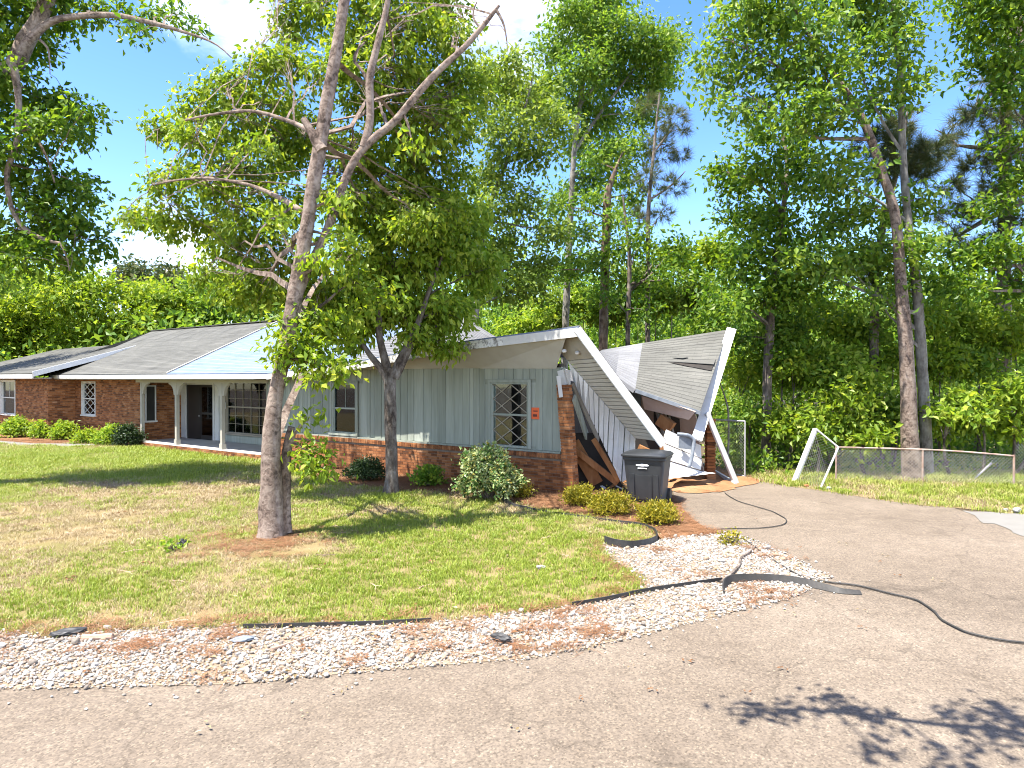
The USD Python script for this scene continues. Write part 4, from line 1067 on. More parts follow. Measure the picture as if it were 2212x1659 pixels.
obj(house, 'torn_shingles', box_fix(slab([spt(.36, .555, .035), spt(.60, .535, .06), spt(.97, .515, .075), spt(.97, .60, .030)], 0.012)), 'shingle')
obj(house, 'torn_shingles', box_fix(slab([spt(.42, .62, .035), spt(.55, .605, .05), spt(.62, .62, .045), spt(.55, .66, .03)], 0.012)), 'shingle')
obj(house, 'rake_board', box_fix(bar(S_tr + [0.08, -0.05, 0.02], unproject(1505, 950, Yb + 0.85), 0.06, 0.26, up=np.cross(S_tr - S_br, sn))), 'white', 'broad white rake board of the tipped slab')
obj(house, 'drip_edge', box_fix(bar(S_bl + sn * 0.02 - [0, 0.03, 0.04], S_br + sn * 0.02 - [0, 0.03, 0.04], 0.05, 0.09)), 'slate')
pb0, pb1, pb2, pb3 = unproject(1384, 848, Yb + 1.45), unproject(1502, 890, Yb + 0.85), unproject(1488, 907, Yb + 1.1), unproject(1392, 884, Yb + 1.8)
obj(house, 'underlay_board', box_fix(slab([pb3, pb2, pb1, pb0], 0.03)), 'pink_board')
obj(house, 'garage_shadow_wall', box_fix(slab([unproject(1385, 1010, Yb + 3.2), unproject(1520, 1020, Yb + 2.6), unproject(1500, 880, Yb + 2.6), unproject(1385, 830, Yb + 3.2)], 0.1)), 'pink_board')
obj(house, 'dark_hollow', box_fix(slab([unproject(1372, 1010, Yb + 1.9), unproject(1440, 1010, Yb + 1.7), unproject(1440, 925, Yb + 1.9), unproject(1372, 925, Yb + 1.9)], 0.1)), 'dark_void')  # dark plate added for the shade in the hollow under the slab
wallp = part_xform(house, 'collapsed_wall', 'white board wall sunk into red clay')
rows = [((1432, 955), (1515, 990), (1514, 962), (1440, 928)), ((1438, 992), (1514, 1015), (1516, 992), (1434, 958)), ((1443, 1034), (1546, 1022), (1515, 1018), (1441, 995))]
for k, q in enumerate(rows):
    yy = [Yb + 0.75 - 0.12 * k, Yb + 1.0 - 0.12 * k, Yb + 1.1 - 0.10 * k, Yb + 0.85 - 0.10 * k]
    obj(wallp, 'wall_board', box_fix(slab([unproject(x, y, d) for (x, y), d in zip(q, yy)], 0.03)), 'white')
obj(wallp, 'window_hole', box_fix(slab([unproject(x, y, Yb + 0.72) for x, y in ((1466, 968), (1498, 972), (1499, 948), (1468, 940))], 0.03)), 'slate')
obj(house, 'broken_studs', [box_fix(bar(unproject(1431, 950, Yb + 1.2), unproject(1437, 992, Yb + 1.1), 0.16, 0.10)), box_fix(bar(unproject(1380, 965, Yb + 1.4), unproject(1432, 990, Yb + 1.1), 0.10, 0.12)), box_fix(bar(unproject(1424, 905, Yb + 1.7), unproject(1452, 925, Yb + 1.5), 0.2, 0.3))], 'raw_wood')
obj(house, 'broken_studs', [box_fix(bar(unproject(1418 + 9 * q, 885 + 5 * q, Yb + 1.9), unproject(1436 + 6 * q, 946 - 3 * q, Yb + 1.5), 0.05, 0.10)) for q in range(4)], 'plywood')
obj(house, 'dark_hollow', box_fix(slab([unproject(1412, 960, Yb + 2.2), unproject(1470, 950, Yb + 2.0), unproject(1468, 905, Yb + 2.0), unproject(1412, 885, Yb + 2.2)], 0.05)), 'dark_void')  # second dark plate, painted shade behind the broken studs
rp = part_xform(house, 'brick_pier', 'short brick pier behind the white leaning post')
rx = unproject(1534, 1000, Yb + 1.7)
bl = []
for k in range(22):
    for s in (0.0,):
        bx = trimesh.creation.box([0.22, 0.22, 0.065]); bx.apply_translation([rx[0] + s + ((k % 2) - 0.5) * 0.01, rx[1], 0.04 + k * 0.075])
        bl.append(bx)
obj(rp, 'brickwork', bl, 'brick', kind='stuff')
obj(house, 'fallen_post', box_fix(bar(unproject(1527, 892, Yb + 1.3), ground(1590, 1044, 0.02), 0.11, 0.12)), 'white', 'white post leaning out from the tipped slab')
obj(house, 'downspout', tube(spline([unproject(1463, 938, Yb + 0.75), unproject(1485, 940, Yb + 0.7), unproject(1499, 952, Yb + 0.7), unproject(1495, 985, Yb + 0.65), unproject(1488, 1010, Yb + 0.6)], 20), 0.045, 8), 'slate', smooth=True)
alone('fallen_board', 'grey trim board leaning against the brick pier', 'board', box_fix(bar(unproject(1240, 858, Yb - 0.02), ground(1300, 1040, 0.03) + [0, 0.1, 0], 0.05, 0.19)), 'siding')
alone('fallen_board', 'thin dark-edged board leaning beside the hanging wall', 'board', box_fix(bar(unproject(1236, 828, Yb + 0.30), ground(1338, 1048, 0.03), 0.05, 0.09)), 'plywood')
alone('fallen_board', 'narrow white board lying on red clay below the slab', 'board', box_fix(bar(ground(1518, 1003, 0.25), ground(1590, 1046, 0.03), 0.06, 0.09)), 'white')
alone('fallen_board', 'dark flat board end on the red clay', 'board', box_fix(bar(ground(1487, 1037, 0.04), ground(1535, 1049, 0.03), 0.07, 0.05)), 'raw_wood')
rd = np.random.default_rng(44)
shards = []
for _ in range(46):
    g = ground(rd.uniform(1248, 1352), rd.uniform(1034, 1062))
    a = rd.uniform(0, np.pi); L_ = rd.uniform(0.10, 0.45)
    dd = np.array([np.cos(a), np.sin(a) * .6, rd.uniform(-.1, .55)]) * L_ / 2
    shards.append(box_fix(bar(g + [0, 0.1, 0.05 + abs(dd[2])] - dd, g + [0, 0.1, 0.05 + abs(dd[2])] + dd, rd.uniform(.015, .07), rd.uniform(.012, .03))))
alone('rubble', 'splintered scraps of wood on the ground below the broken corner', 'rubble', shards[:30], 'raw_wood', kind='stuff')
alone('rubble', 'white paint-coated scraps among the splinters below the broken corner', 'rubble', shards[30:], 'white', kind='stuff')
nt = at(1156, 893, 0.04)
npth = thing('notice', 'small orange-red paper notice on the grey wall beside the lattice window', 'notice', F(nt[0], 0.03, nt[1] - 0.15))
obj(npth, 'sheet', B(nt[0] - 0.11, nt[0] + 0.11, 0.030, 0.033, nt[1] - 0.14, nt[1] + 0.14), 'notice')
obj(npth, 'print', B(nt[0] - 0.07, nt[0] + 0.06, 0.0333, 0.0343, nt[1] + 0.04, nt[1] + 0.07), 'ink')
obj(npth, 'print', B(nt[0] - 0.05, nt[0] + 0.07, 0.0333, 0.0343, nt[1] - 0.08, nt[1] - 0.02), 'ink')

# ------------------------------------------------------------------ trees
rt = np.random.default_rng(77)
Y1 = ground(586, 1160)[1]
main_limbs = [limb([(588, 1168, 76), (588, 1145, 66), (586, 1090, 58), (585, 1000, 49), (588, 930, 44), (596, 850, 37), (610, 780, 35), (624, 720, 38), (640, 620, 39), (655, 540, 36), (666, 470, 34), (680, 380, 34), (694, 300, 33), (710, 200, 31), (724, 120, 29), (738, 40, 27), (752, -60, 28), (770, -200, 20), (790, -330, 8)], Y1, 70, 0.86),
              limb([(612, 1150, 36, Y1 + .12), (614, 1060, 28, Y1 + .15), (619, 980, 22, Y1 + .15), (630, 922, 14, Y1 + .15)], Y1, 22),
              limb([(640, 650, 22), (662, 590, 24), (695, 525, 22), (725, 450, 21), (745, 390, 21), (770, 340, 20), (800, 305, 20), (850, 265, 19), (900, 205, 18), (950, 150, 16), (1000, 105, 14), (1040, 60, 13), (1078, 12, 7)], Y1 + 0.1, 34, 0.86),
              limb([(786, 318, 20), (800, 240, 17), (798, 180, 17), (812, 110, 15), (830, 40, 13), (845, -40, 10), (860, -140, 5)], Y1 + 0.1, 22),
              limb([(800, 190, 10), (782, 152, 7), (765, 130, 6), (788, 92, 4)], Y1 + 0.1, 10),
              limb([(696, 326, 28), (681, 302, 21), (668, 277, 17), (655, 256, 13)], Y1 - 0.05, 10),
              limb([(666, 470, 16, Y1 + .2), (600, 425, 10, Y1 + .7), (520, 395, 7, Y1 + 1), (430, 385, 5, Y1 + 1.2), (330, 400, 3, Y1 + 1.3)], Y1, 16),
              limb([(690, 300, 14, Y1 + .2), (620, 260, 9, Y1 + .8), (520, 240, 7, Y1 + 1.2), (400, 260, 4, Y1 + 1.4)], Y1, 16),
              limb([(1072, 22, 8), (1090, 60, 4), (1096, 110, 2)], Y1 + .1, 8), limb([(1040, 62, 6), (1022, 30, 4), (1030, 5, 3)], Y1 + .1, 8)]
back = [(640, 50, 55), (690, 20, 50), (620, 130, 48), (560, 150, 50), (490, 190, 58), (420, 235, 52), (345, 275, 40), (430, 300, 55), (515, 270, 70), (600, 230, 65), (660, 300, 70), (365, 392, 50), (450, 385, 65), (540, 360, 75), (610, 330, 60), (305, 470, 40), (375, 468, 52), (268, 466, 22),
        (465, 475, 60), (550, 470, 68), (620, 440, 60), (600, 545, 62), (505, 545, 58), (450, 575, 40), (560, 620, 62), (620, 620, 48), (500, 630, 40), (800, 60, 75), (880, 40, 75), (950, 20, 60), (985, 80, 50), (850, 150, 80), (940, 160, 70), (780, 200, 60), (860, 250, 85), (950, 270, 85), (1000, 205, 70), (760, 330, 80), (850, 370, 88),
        (940, 380, 78), (735, 430, 60), (800, 460, 85), (900, 470, 60), (975, 460, 50), (745, 540, 50), (640, -60, 80), (800, -70, 90), (920, -70, 80), (700, 160, 50), (760, 100, 55), (700, 620, 55)]
front = [(604, 772, 30, Y1 - .25), (650, 760, 42, Y1 - .1), (690, 790, 50, Y1 - .2), (722, 800, 30, Y1 - .3), (618, 705, 30, Y1 + .3), (685, 700, 55, Y1 + .2), (660, 900, 24, Y1 - .1), (672, 985, 40, Y1 - .15), (692, 1010, 30, Y1 - .1), (640, 735, 36, Y1 - .2), (745, 690, 40, Y1 + .3), (735, 425, 30, Y1 - .2), (702, 565, 34, Y1 - .2), (775, 600, 42, Y1 + .3), (825, 645, 36, Y1 + .4), (560, 300, 30, Y1 + .4), (890, 310, 26, Y1), (600, 480, 28, Y1 + .2), (740, 520, 30, Y1)]
blobs = pixel_blobs(back, Y1 + 3.7, 1.0, 1.0, rt) + pixel_blobs(front, Y1, 1.0)
tree('leaning_tree', 'tall pale-barked tree with two leaning stems and light green leaves on the front lawn', 'tree', main_limbs, blobs, 'leaf_main', 'bark', 3, density=31, per=22, spread=0.15, size=0.135, droop=0.75, base=main_limbs[0][0][0], twig=0.4, rough=0.16, sides=18)
Y2 = ground(845, 1067)[1]
limbs2 = [limb([(845, 1070, 42), (846, 1040, 34), (846, 1000, 31), (843, 900, 29), (842, 830, 31), (846, 795, 28)], Y2, 30, 0.86),
          limb([(840, 830, 20), (822, 795, 15), (800, 768, 12), (780, 735, 8)], Y2, 12), limb([(842, 815, 22), (828, 765, 17), (819, 715, 14), (820, 640, 10), (830, 560, 5)], Y2, 16), limb([(850, 815, 24), (868, 778, 25), (884, 745, 21), (902, 700, 14), (930, 620, 9), (960, 540, 5)], Y2, 18)]
crown2 = [(850, 640, 75), (785, 680, 62), (915, 680, 75), (975, 745, 32), (960, 670, 55), (735, 700, 50), (700, 660, 50), (870, 560, 85), (960, 540, 80), (1040, 580, 50), (800, 600, 70), (1000, 480, 60), (905, 735, 40), (765, 745, 30), (940, 450, 60), (850, 480, 70), (1020, 650, 30)]
tree('forked_tree', 'small forked tree with mottled trunk standing before the grey wing', 'tree', limbs2, pixel_blobs(crown2, Y2 + 0.6, 1.2, 0.6, rt), 'leaf_fresh', 'bark2', 5, density=32, per=22, spread=0.16, size=0.17, droop=0.95, twig=0.5, rough=0.14, sides=14, aspect=0.5)
# the big tree at the left edge
Y3 = 16.5
l3 = [limb([(-190, 1035, 95), (-180, 800, 80), (-150, 500, 72), (-100, 250, 62), (-20, 160, 48), (20, 155, 38), (55, 90, 34), (100, 10, 28), (130, -80, 18)], Y3, 40),
      limb([(60, 90, 20), (130, 40, 14), (230, 32, 12), (330, 50, 10), (400, 70, 7), (460, 92, 4), (500, 125, 2)], Y3 - 0.4, 24), limb([(30, 150, 18), (40, 220, 13), (38, 300, 12), (15, 380, 11), (22, 440, 10), (50, 490, 10), (90, 515, 8), (130, 525, 6)], Y3 - 0.5, 24), limb([(40, 250, 9), (80, 300, 7), (105, 350, 5), (118, 395, 3)], Y3 - .5, 10), limb([(85, 85, 6), (105, 110, 4), (108, 160, 2)], Y3 - .5, 8), limb([(130, 525, 5), (145, 560, 3), (150, 585, 2)], Y3 - .5, 8), limb([(-60, 200, 30), (-90, 60, 24), (-100, -60, 16)], Y3, 10)]
c3 = [(20, 40, 60), (85, 25, 55), (150, 15, 50), (205, 25, 35), (60, 100, 50), (15, 160, 50), (35, 240, 55), (85, 215, 40), (150, 225, 45), (185, 235, 28), (125, 285, 52), (45, 330, 62), (175, 275, 34), (60, 420, 62), (145, 395, 50), (190, 410, 28), (100, 470, 60), (30, 500, 58), (170, 470, 42), (200, 520, 34), (280, 40, 26), (335, 38, 30), (385, 30, 24), (300, 68, 22), (420, 60, 12), (120, 540, 45), (40, 560, 50), (160, 560, 36), (-60, 100, 90), (-70, 300, 90), (-180, 60, 110), (-190, 280, 100), (60, -70, 80), (-80, -80, 100)]
tree('edge_tree', 'big dark green tree reaching in at the left edge with bare hanging limbs', 'tree', l3, pixel_blobs(c3, Y3 + 0.2, 1.4, 1.0, rt), 'leaf_dark', 'bark', 8, density=23, per=21, spread=0.19, size=0.165, droop=0.5, base=ground(-190, 1035), twig=0.4, rough=0.12, sides=14)
# tree beyond the left end of the house, behind the edge tree: it dapples the far left roof
yt = np.array([-27.6, 33.0, 0.0])
yl = [(spline(np.array([yt, yt + [0.1, 0, 3.5], yt + [0.4, 0.1, 7.0], yt + [0.9, 0, 10.5]]), 20), np.linspace(0.22, 0.05, 20))]
yb = [(yt + np.array(o), np.array([r, r, r * .7])) for o, r in (((1.5, -.4, 8.2), 1.2), ((3.2, -.2, 8.8), 1.0), ((2.6, -1.2, 10.0), 1.1), ((0.2, -1, 9.5), 1.6), ((-1.6, 0, 8.8), 1.5), ((0.8, 1.2, 9.6), 1.3), ((4.0, .6, 9.6), .8), ((-.4, -.2, 11.3), 1.4), ((2.2, .9, 7.4), .9), ((-2.6, -1.5, 8.0), 1.3))]
tree('hardwood_tree', 'tree standing by the far left end of the house, half hidden by the edge tree', 'tree', yl, yb, 'leaf_mid', 'bark_dark', 18, density=10, per=18, spread=0.3, size=0.22, droop=0.3, base=yt, twig=0.3)
# tree out of the frame by the camera: its limbs hang over the drive and throw the shadow in the foreground
def shadow_from(x, y, z):
    g = ground(x, y)
    return g + SUN / SUN[2] * z


ov = [(2190, 1540, 36, 6.4), (2120, 1545, 26, 6.2), (2060, 1530, 12, 6.2), (2200, 1600, 40, 6.6), (2130, 1610, 26, 6.3), (2240, 1560, 45, 6.8), (1900, 1620, 16, 5.9), (2060, 1640, 20, 6.0), (1850, 1530, 9, 5.6), (1750, 1528, 11, 5.6), (1680, 1535, 11, 5.5), (1610, 1536, 7, 5.5), (1800, 1515, 7, 5.6), (1890, 1550, 7, 5.7), (2280, 1660, 60, 6.8), (2350, 1560, 70, 7.4)]
ob = []
for x, y, r, z in ov:
    c = shadow_from(x, y, z)
    k = r * 0.85 * 1024 / 2212 * ground(x, y)[1] / FPX
    ob.append((c, np.array([k, k * 1.3, k * 0.5 + 0.05])))
ot = np.array([6.3, -2.2, 0])
hub = shadow_from(2330, 1620, 6.6)
ol = [(spline(np.array([ot, ot + [0, .2, 3], ot + [-.5, .8, 5.6], hub, hub + [-.6, .4, 1.5]]), 24), np.linspace(0.2, 0.05, 24)), (spline(np.array([hub, shadow_from(2190, 1580, 6.4), shadow_from(2000, 1560, 6.0), shadow_from(1860, 1540, 5.6), shadow_from(1700, 1530, 5.5), shadow_from(1560, 1528, 5.4)]), 20), np.linspace(0.05, 0.012, 20))]
tree('roadside_tree', 'leafy tree beside the camera whose limb shadow falls across the drive', 'tree', ol, ob, 'leaf_mid', 'bark', 19, density=30, per=11, spread=0.10, size=0.13, droop=0.3, base=ot, twig=0.5)

# the wood behind: trunks and crowns one by one
WOOD = 'trees of the wood behind the house'
def bg(name, label, trunk, Y, crown, leaf, bark, seed, **kw):
    trunk = [(q[0], q[1], q[2] * 0.82) for q in trunk]
    limbs = [limb(trunk, Y, 30)] + [limb(q, Y, 12) for q in kw.pop('limbs', [])]
    k = Y / 20
    p = dict(density=kw.pop('density', 9.0) * 2.3, per=20, spread=0.17 + 0.10 * k, size=0.135 + 0.05 * k, droop=0.35, twig=0.12, rough=0.10, sides=10, child_r=0.03)
    p.update(kw)
    return tree(name, label, 'tree', limbs, pixel_blobs(crown, Y, kw.get('deep', 1.3) if False else 1.3, 0.05 * Y, rt), leaf, bark, seed, group=None, **p)


bg('hardwood_tree', 'yellow-green tree drooping behind the leaning tree, above the ridge', [(1010, 930, 26), (1030, 640, 20), (1045, 480, 16), (1075, 400, 12), (1120, 280, 8), (1150, 170, 4)], 27, [(1090, 175, 55), (1150, 215, 65), (1195, 265, 48), (1090, 285, 65), (1150, 330, 48), (1060, 380, 50), (1130, 440, 45), (1050, 455, 42), (1090, 520, 46), (1190, 500, 36), (1060, 600, 60), (1130, 620, 50), (1020, 540, 50), (1170, 570, 34), (1040, 170, 45), (1110, 130, 30)], 'leaf_yellow', 'bark_pale', 31, density=8.0)
bg('hardwood_tree', 'tall pale-trunked tree rising behind the middle of the house', [(1216, 930, 20), (1222, 690, 18), (1232, 480, 16), (1240, 330, 14), (1262, 160, 12), (1280, 40, 9), (1290, -120, 5)], 34, [(1230, 30, 46), (1280, 60, 56), (1345, 80, 62), (1415, 105, 58), (1455, 90, 28), (1260, 150, 52), (1330, 165, 62), (1405, 180, 44), (1235, 225, 36), (1295, 260, 52), (1250, 320, 36), (1320, 320, 42), (1285, 390, 40), (1235, 420, 30), (1300, -40, 80), (1200, 100, 40), (1200, 180, 36), (1390, 250, 36), (1440, 160, 30), (1230, 590, 26)], 'leaf_mid', 'bark_pale', 32, density=8.0, limbs=[[(1240, 330, 9), (1300, 240, 6), (1380, 140, 4)], [(1250, 230, 8), (1320, 100, 5), (1330, 0, 3)]])
bg('hardwood_tree', 'tree with a thick pinkish trunk right of the pale trunk', [(1300, 930, 26), (1304, 700, 24), (1309, 520, 24), (1312, 425, 20), (1328, 370, 9), (1345, 330, 4)], 31, [(1340, 380, 34), (1370, 420, 34), (1280, 440, 32), (1360, 330, 34), (1330, 470, 24), (1270, 500, 30), (1200, 440, 34), (1210, 500, 30), (1300, 560, 34), (1240, 560, 30), (1180, 590, 30), (1290, 350, 30), (1340, 600, 30)], 'leaf_mid', 'bark_pine', 33, density=6)
bg('pine_tree', 'brown-tinged pine against the blue gap in the sky', [(1398, 930, 14), (1399, 700, 13), (1400, 480, 11), (1412, 330, 8), (1425, 200, 4)], 30, [(1400, 225, 30), (1450, 255, 40), (1428, 320, 46), (1472, 335, 24), (1395, 385, 36), (1450, 400, 34), (1380, 470, 30), (1430, 460, 28), (1478, 280, 18)], 'needle', 'bark_dark', 34, needles=True, per=42, size=0.42, density=8, limbs=[[(1404, 430, 5), (1450, 400, 4), (1480, 370, 2)], [(1412, 330, 5), (1450, 280, 3)]])
bg('hardwood_tree', 'thin dark-trunked tree left of the brown pine', [(1355, 930, 14), (1356, 740, 13), (1360, 560, 11), (1352, 480, 8), (1345, 420, 4)], 29, [(1340, 470, 26), (1365, 510, 30), (1330, 540, 28), (1385, 530, 26), (1420, 560, 28), (1460, 530, 26), (1440, 600, 28), (1380, 610, 28), (1500, 590, 26), (1310, 640, 26), (1400, 670, 26)], 'leaf_dark', 'bark_dark', 35, density=6)
YR = ground(1655, 1008)[1]
bg('hardwood_tree', 'tree with a patchy sunlit trunk just right of the tipped roof slab', [(1654, 1010, 30), (1656, 920, 24), (1658, 800, 24), (1664, 700, 22), (1672, 590, 17), (1690, 470, 14), (1700, 360, 10), (1690, 280, 6)], YR, [(1590, 385, 42), (1650, 360, 50), (1720, 370, 55), (1600, 465, 44), (1670, 465, 55), (1620, 540, 46), (1690, 540, 50), (1590, 590, 40), (1640, 630, 45), (1560, 370, 22), (1640, 290, 36), (1720, 300, 40), (1600, 660, 34), (1590, 730, 34), (1690, 640, 44), (1660, 720, 36), (1720, 620, 44), (1540, 650, 30), (1700, 760, 30)], 'leaf_dark', 'bark_dark', 36, density=9.5, limbs=[[(1690, 470, 8), (1640, 400, 6), (1570, 372, 3)]])
YS = ground(1960, 1040)[1] + 0.6
bg('hardwood_tree', 'thick leaning trunk of the pair behind the chain-link fence', [(1975, 1045, 58), (1966, 960, 44), (1962, 850, 38), (1955, 720, 34), (1945, 600, 28), (1936, 480, 26), (1905, 370, 22), (1860, 250, 20), (1800, 160, 15), (1745, 70, 11), (1690, -40, 6)], YS, [(1620, 25, 55), (1570, 95, 44), (1540, 165, 34), (1620, 135, 46), (1690, 60, 52), (1700, 150, 58), (1640, 225, 40), (1515, 130, 20), (1770, 50, 55), (1780, 150, 60), (1730, 240, 60), (1800, 250, 55), (1580, 235, 20), (1560, 40, 26), (1660, -40, 70), (1790, -50, 80), (1540, 215, 22)], 'leaf_mid', 'bark', 37, density=9, limbs=[[(1850, 240, 12), (1740, 180, 8), (1640, 120, 5), (1560, 80, 3)], [(1880, 300, 10), (1780, 300, 7), (1690, 250, 4), (1600, 190, 2)]])
bg('hardwood_tree', 'straighter trunk of the pair behind the chain-link fence', [(2003, 1035, 34), (1998, 900, 28), (1990, 760, 26), (1980, 620, 24), (1962, 480, 20), (1950, 330, 18), (1946, 180, 14), (1930, 20, 11), (1925, -120, 6)], YS + 0.7, [(1860, 40, 55), (1930, 40, 46), (1880, 115, 50), (1945, 120, 34), (1890, 215, 50), (1955, 200, 34), (1975, 165, 22), (1830, 360, 50), (1770, 400, 50), (1850, 460, 48), (1780, 490, 50), (1890, 540, 52), (1940, 620, 36), (1900, 650, 34), (1980, 680, 34), (1990, 430, 34), (2010, 520, 36), (1730, 560, 50), (1820, 570, 60), (1950, 460, 40), (1970, 550, 44), (1870, -50, 80), (1960, 60, 30)], 'leaf_mid', 'bark_pale', 38, density=9, limbs=[[(1950, 330, 9), (1900, 250, 6), (1850, 130, 4)], [(1960, 480, 8), (1870, 420, 6), (1790, 390, 3)]])
YT = YS + 2.5
bg('pine_tree', 'brownish long-needled pine above the fence between the hardwoods', [(1898, 1028, 34), (1894, 900, 26), (1888, 780, 24), (1890, 650, 22), (1905, 500, 18), (1930, 400, 14), (1950, 310, 9), (1960, 240, 4)], YT, [(1945, 270, 46), (1900, 310, 46), (1960, 330, 52), (2005, 330, 40), (1910, 370, 40), (1985, 375, 40), (1930, 640, 26), (1880, 600, 28), (2040, 300, 20)], 'needle', 'bark_dark', 39, needles=True, per=52, size=0.40, density=14, limbs=[[(1940, 350, 8), (2000, 330, 5), (2060, 300, 3)], [(1930, 400, 7), (1900, 350, 4)]])
YP = 22.0
bg('pine_tree', 'tall pine with a double trunk near the right edge', [(2168, 940, 40), (2166, 800, 38), (2168, 640, 34), (2170, 480, 30), (2172, 320, 27), (2175, 160, 24), (2178, 0, 20), (2180, -160, 12)], YP, [(2110, 235, 36), (2080, 255, 28), (2150, 320, 44), (2190, 340, 44), (2070, 470, 34), (2110, 440, 36), (2200, 460, 40), (2140, 400, 40), (2060, 290, 22), (2195, 250, 40), (2200, 560, 40), (2060, 400, 34), (2100, 360, 36), (2040, 340, 24), (2160, 260, 40), (2060, 520, 30), (2110, 540, 34), (2020, 460, 26), (2190, 400, 40), (2130, 170, 34), (2150, 500, 36)], 'needle', 'bark_dark', 40, needles=True, per=48, size=0.42, density=10, limbs=[[(2230, 640, 30), (2225, 300, 26), (2215, 0, 20)], [(2260, 150, 20), (2212, 165, 15), (2150, 195, 12), (2108, 230, 8), (2085, 260, 4)], [(2250, 330, 14), (2170, 322, 12), (2100, 318, 9), (2060, 312, 4)], [(2240, 420, 16), (2190, 445, 14), (2120, 480, 10), (2070, 510, 6)], [(2070, 318, 6), (2040, 290, 4), (2020, 280, 2)]])
bg('hardwood_tree', 'dark-leaved tree cut by the top right corner', [(2240, 940, 40), (2236, 600, 34), (2226, 300, 28), (2205, 80, 20), (2180, -60, 10)], 19.5, [(2110, 20, 40), (2160, 50, 52), (2200, 20, 52), (2120, 95, 36), (2170, 140, 50), (2200, 190, 40), (2100, 145, 24), (2060, 10, 26), (2160, 215, 28), (2200, 110, 40), (2140, -60, 80), (2180, 540, 46), (2120, 570, 44), (2200, 620, 44), (2060, 545, 30), (2090, 620, 40), (2030, 600, 34), (2150, 440, 40), (2200, 380, 40), (2200, 300, 36)], 'leaf_dark', 'bark_dark', 41, density=9, limbs=[[(2205, 80, 10), (2150, 40, 7), (2080, 15, 3)]])
# left, beyond the house
YL = 46
for i, (lab, tr, cr, lf) in enumerate([
    ('bushy bright tree behind the roof at the left edge', [(60, 800, 26), (60, 700, 22), (55, 620, 12)], [(-20, 620, 70), (40, 600, 52), (100, 620, 55), (20, 680, 60), (90, 690, 60), (160, 650, 50), (170, 710, 40), (60, 740, 40), (130, 740, 36), (200, 620, 40), (-30, 720, 60)], 'leaf_main'),
    ('rounded green tree beyond the roof, left of the sky gap', [(330, 800, 22), (330, 720, 18), (330, 660, 8)], [(300, 640, 40), (350, 650, 46), (400, 660, 36), (330, 690, 46), (260, 690, 40), (380, 700, 40), (240, 730, 34), (300, 720, 34), (430, 690, 28)], 'leaf_main'),
    ('green tree filling in behind the porch roof', [(470, 800, 22), (470, 700, 18), (475, 640, 8)], [(440, 640, 36), (490, 610, 44), (540, 600, 46), (470, 660, 40), (520, 660, 48), (580, 640, 40), (440, 700, 26), (590, 690, 30), (420, 615, 20)], 'leaf_mid')]):
    bg('broad_tree', lab, tr, YL + 2 * i, cr, lf, 'bark_dark', 50 + i, density=4.2, per=22, size=0.33, spread=0.5)
bg('pine_tree', 'distant flat-topped pine under the small cloud', [(288, 800, 9), (290, 680, 8), (292, 590, 4)], 70, [(275, 592, 20), (300, 588, 22), (320, 605, 18), (262, 612, 16), (290, 620, 20)], 'needle', 'bark_dark', 55, needles=True, per=40, size=0.9, density=3.0, width=None) if False else bg('pine_tree', 'distant flat-topped pine under the small cloud', [(288, 800, 9), (290, 680, 8), (292, 590, 4)], 70, [(275, 592, 20), (300, 588, 22), (320, 605, 18), (262, 612, 16), (290, 620, 20)], 'needle', 'bark_dark', 55, density=3.0, per=18, size=0.5, spread=0.6)
bg('pine_tree', 'distant pine right of the flat-topped one', [(362, 800, 8), (362, 680, 7), (364, 590, 4)], 72, [(352, 588, 16), (375, 594, 18), (364, 612, 18), (390, 606, 10)], 'needle', 'bark_dark', 56, density=3.0, per=18, size=0.5, spread=0.6)
# saplings and undergrowth trees of the wood's edge, one by one
UNDER = 'saplings along the wood edge'
sap = [(1560, 560, 44, 30, 'leaf_mid'), (1500, 640, 52, 34, 'leaf_yellow'), (1420, 640, 52, 35, 'leaf_mid'), (1330, 650, 52, 36, 'leaf_dark'), (1260, 660, 46, 37, 'leaf_main'), (1180, 670, 46, 36, 'leaf_yellow'), (1130, 690, 46, 33, 'leaf_main'), (1460, 550, 36, 40, 'leaf_mid'), (1380, 600, 36, 42, 'leaf_yellow'), (1540, 700, 46, 29, 'leaf_dark'),
       (1600, 800, 52, 25, 'leaf_mid'), (1620, 900, 50, 24, 'leaf_dark'), (1700, 700, 55, 24, 'leaf_dark'), (1720, 800, 58, 23.5, 'leaf_mid'), (1710, 900, 50, 23, 'leaf_mid'), (1790, 680, 55, 25, 'leaf_mid'), (1800, 780, 58, 23.5, 'leaf_main'), (1790, 880, 52, 22.5, 'leaf_mid'), (1860, 720, 50, 24.5, 'leaf_dark'), (1850, 830, 55, 22.8, 'leaf_main'), (1860, 930, 44, 21.5, 'leaf_mid'),
       (1930, 770, 48, 23.5, 'leaf_mid'), (1930, 880, 46, 22.5, 'leaf_dark'), (2020, 690, 52, 24, 'leaf_main'), (2030, 800, 56, 23, 'leaf_mid'), (2050, 900, 50, 21.5, 'leaf_main'), (2100, 680, 52, 24.5, 'leaf_main'), (2110, 790, 55, 23.5, 'leaf_dark'), (2120, 890, 52, 21, 'leaf_mid'), (2190, 720, 55, 23.5, 'leaf_mid'), (2200, 830, 55, 22, 'leaf_main'), (2190, 920, 48, 20.5, 'leaf_mid'), (2050, 620, 40, 26, 'leaf_dark'), (2160, 640, 40, 26, 'leaf_main'), (1760, 940, 40, 21.8, 'leaf_dark'), (1560, 860, 36, 26, 'leaf_dark')]
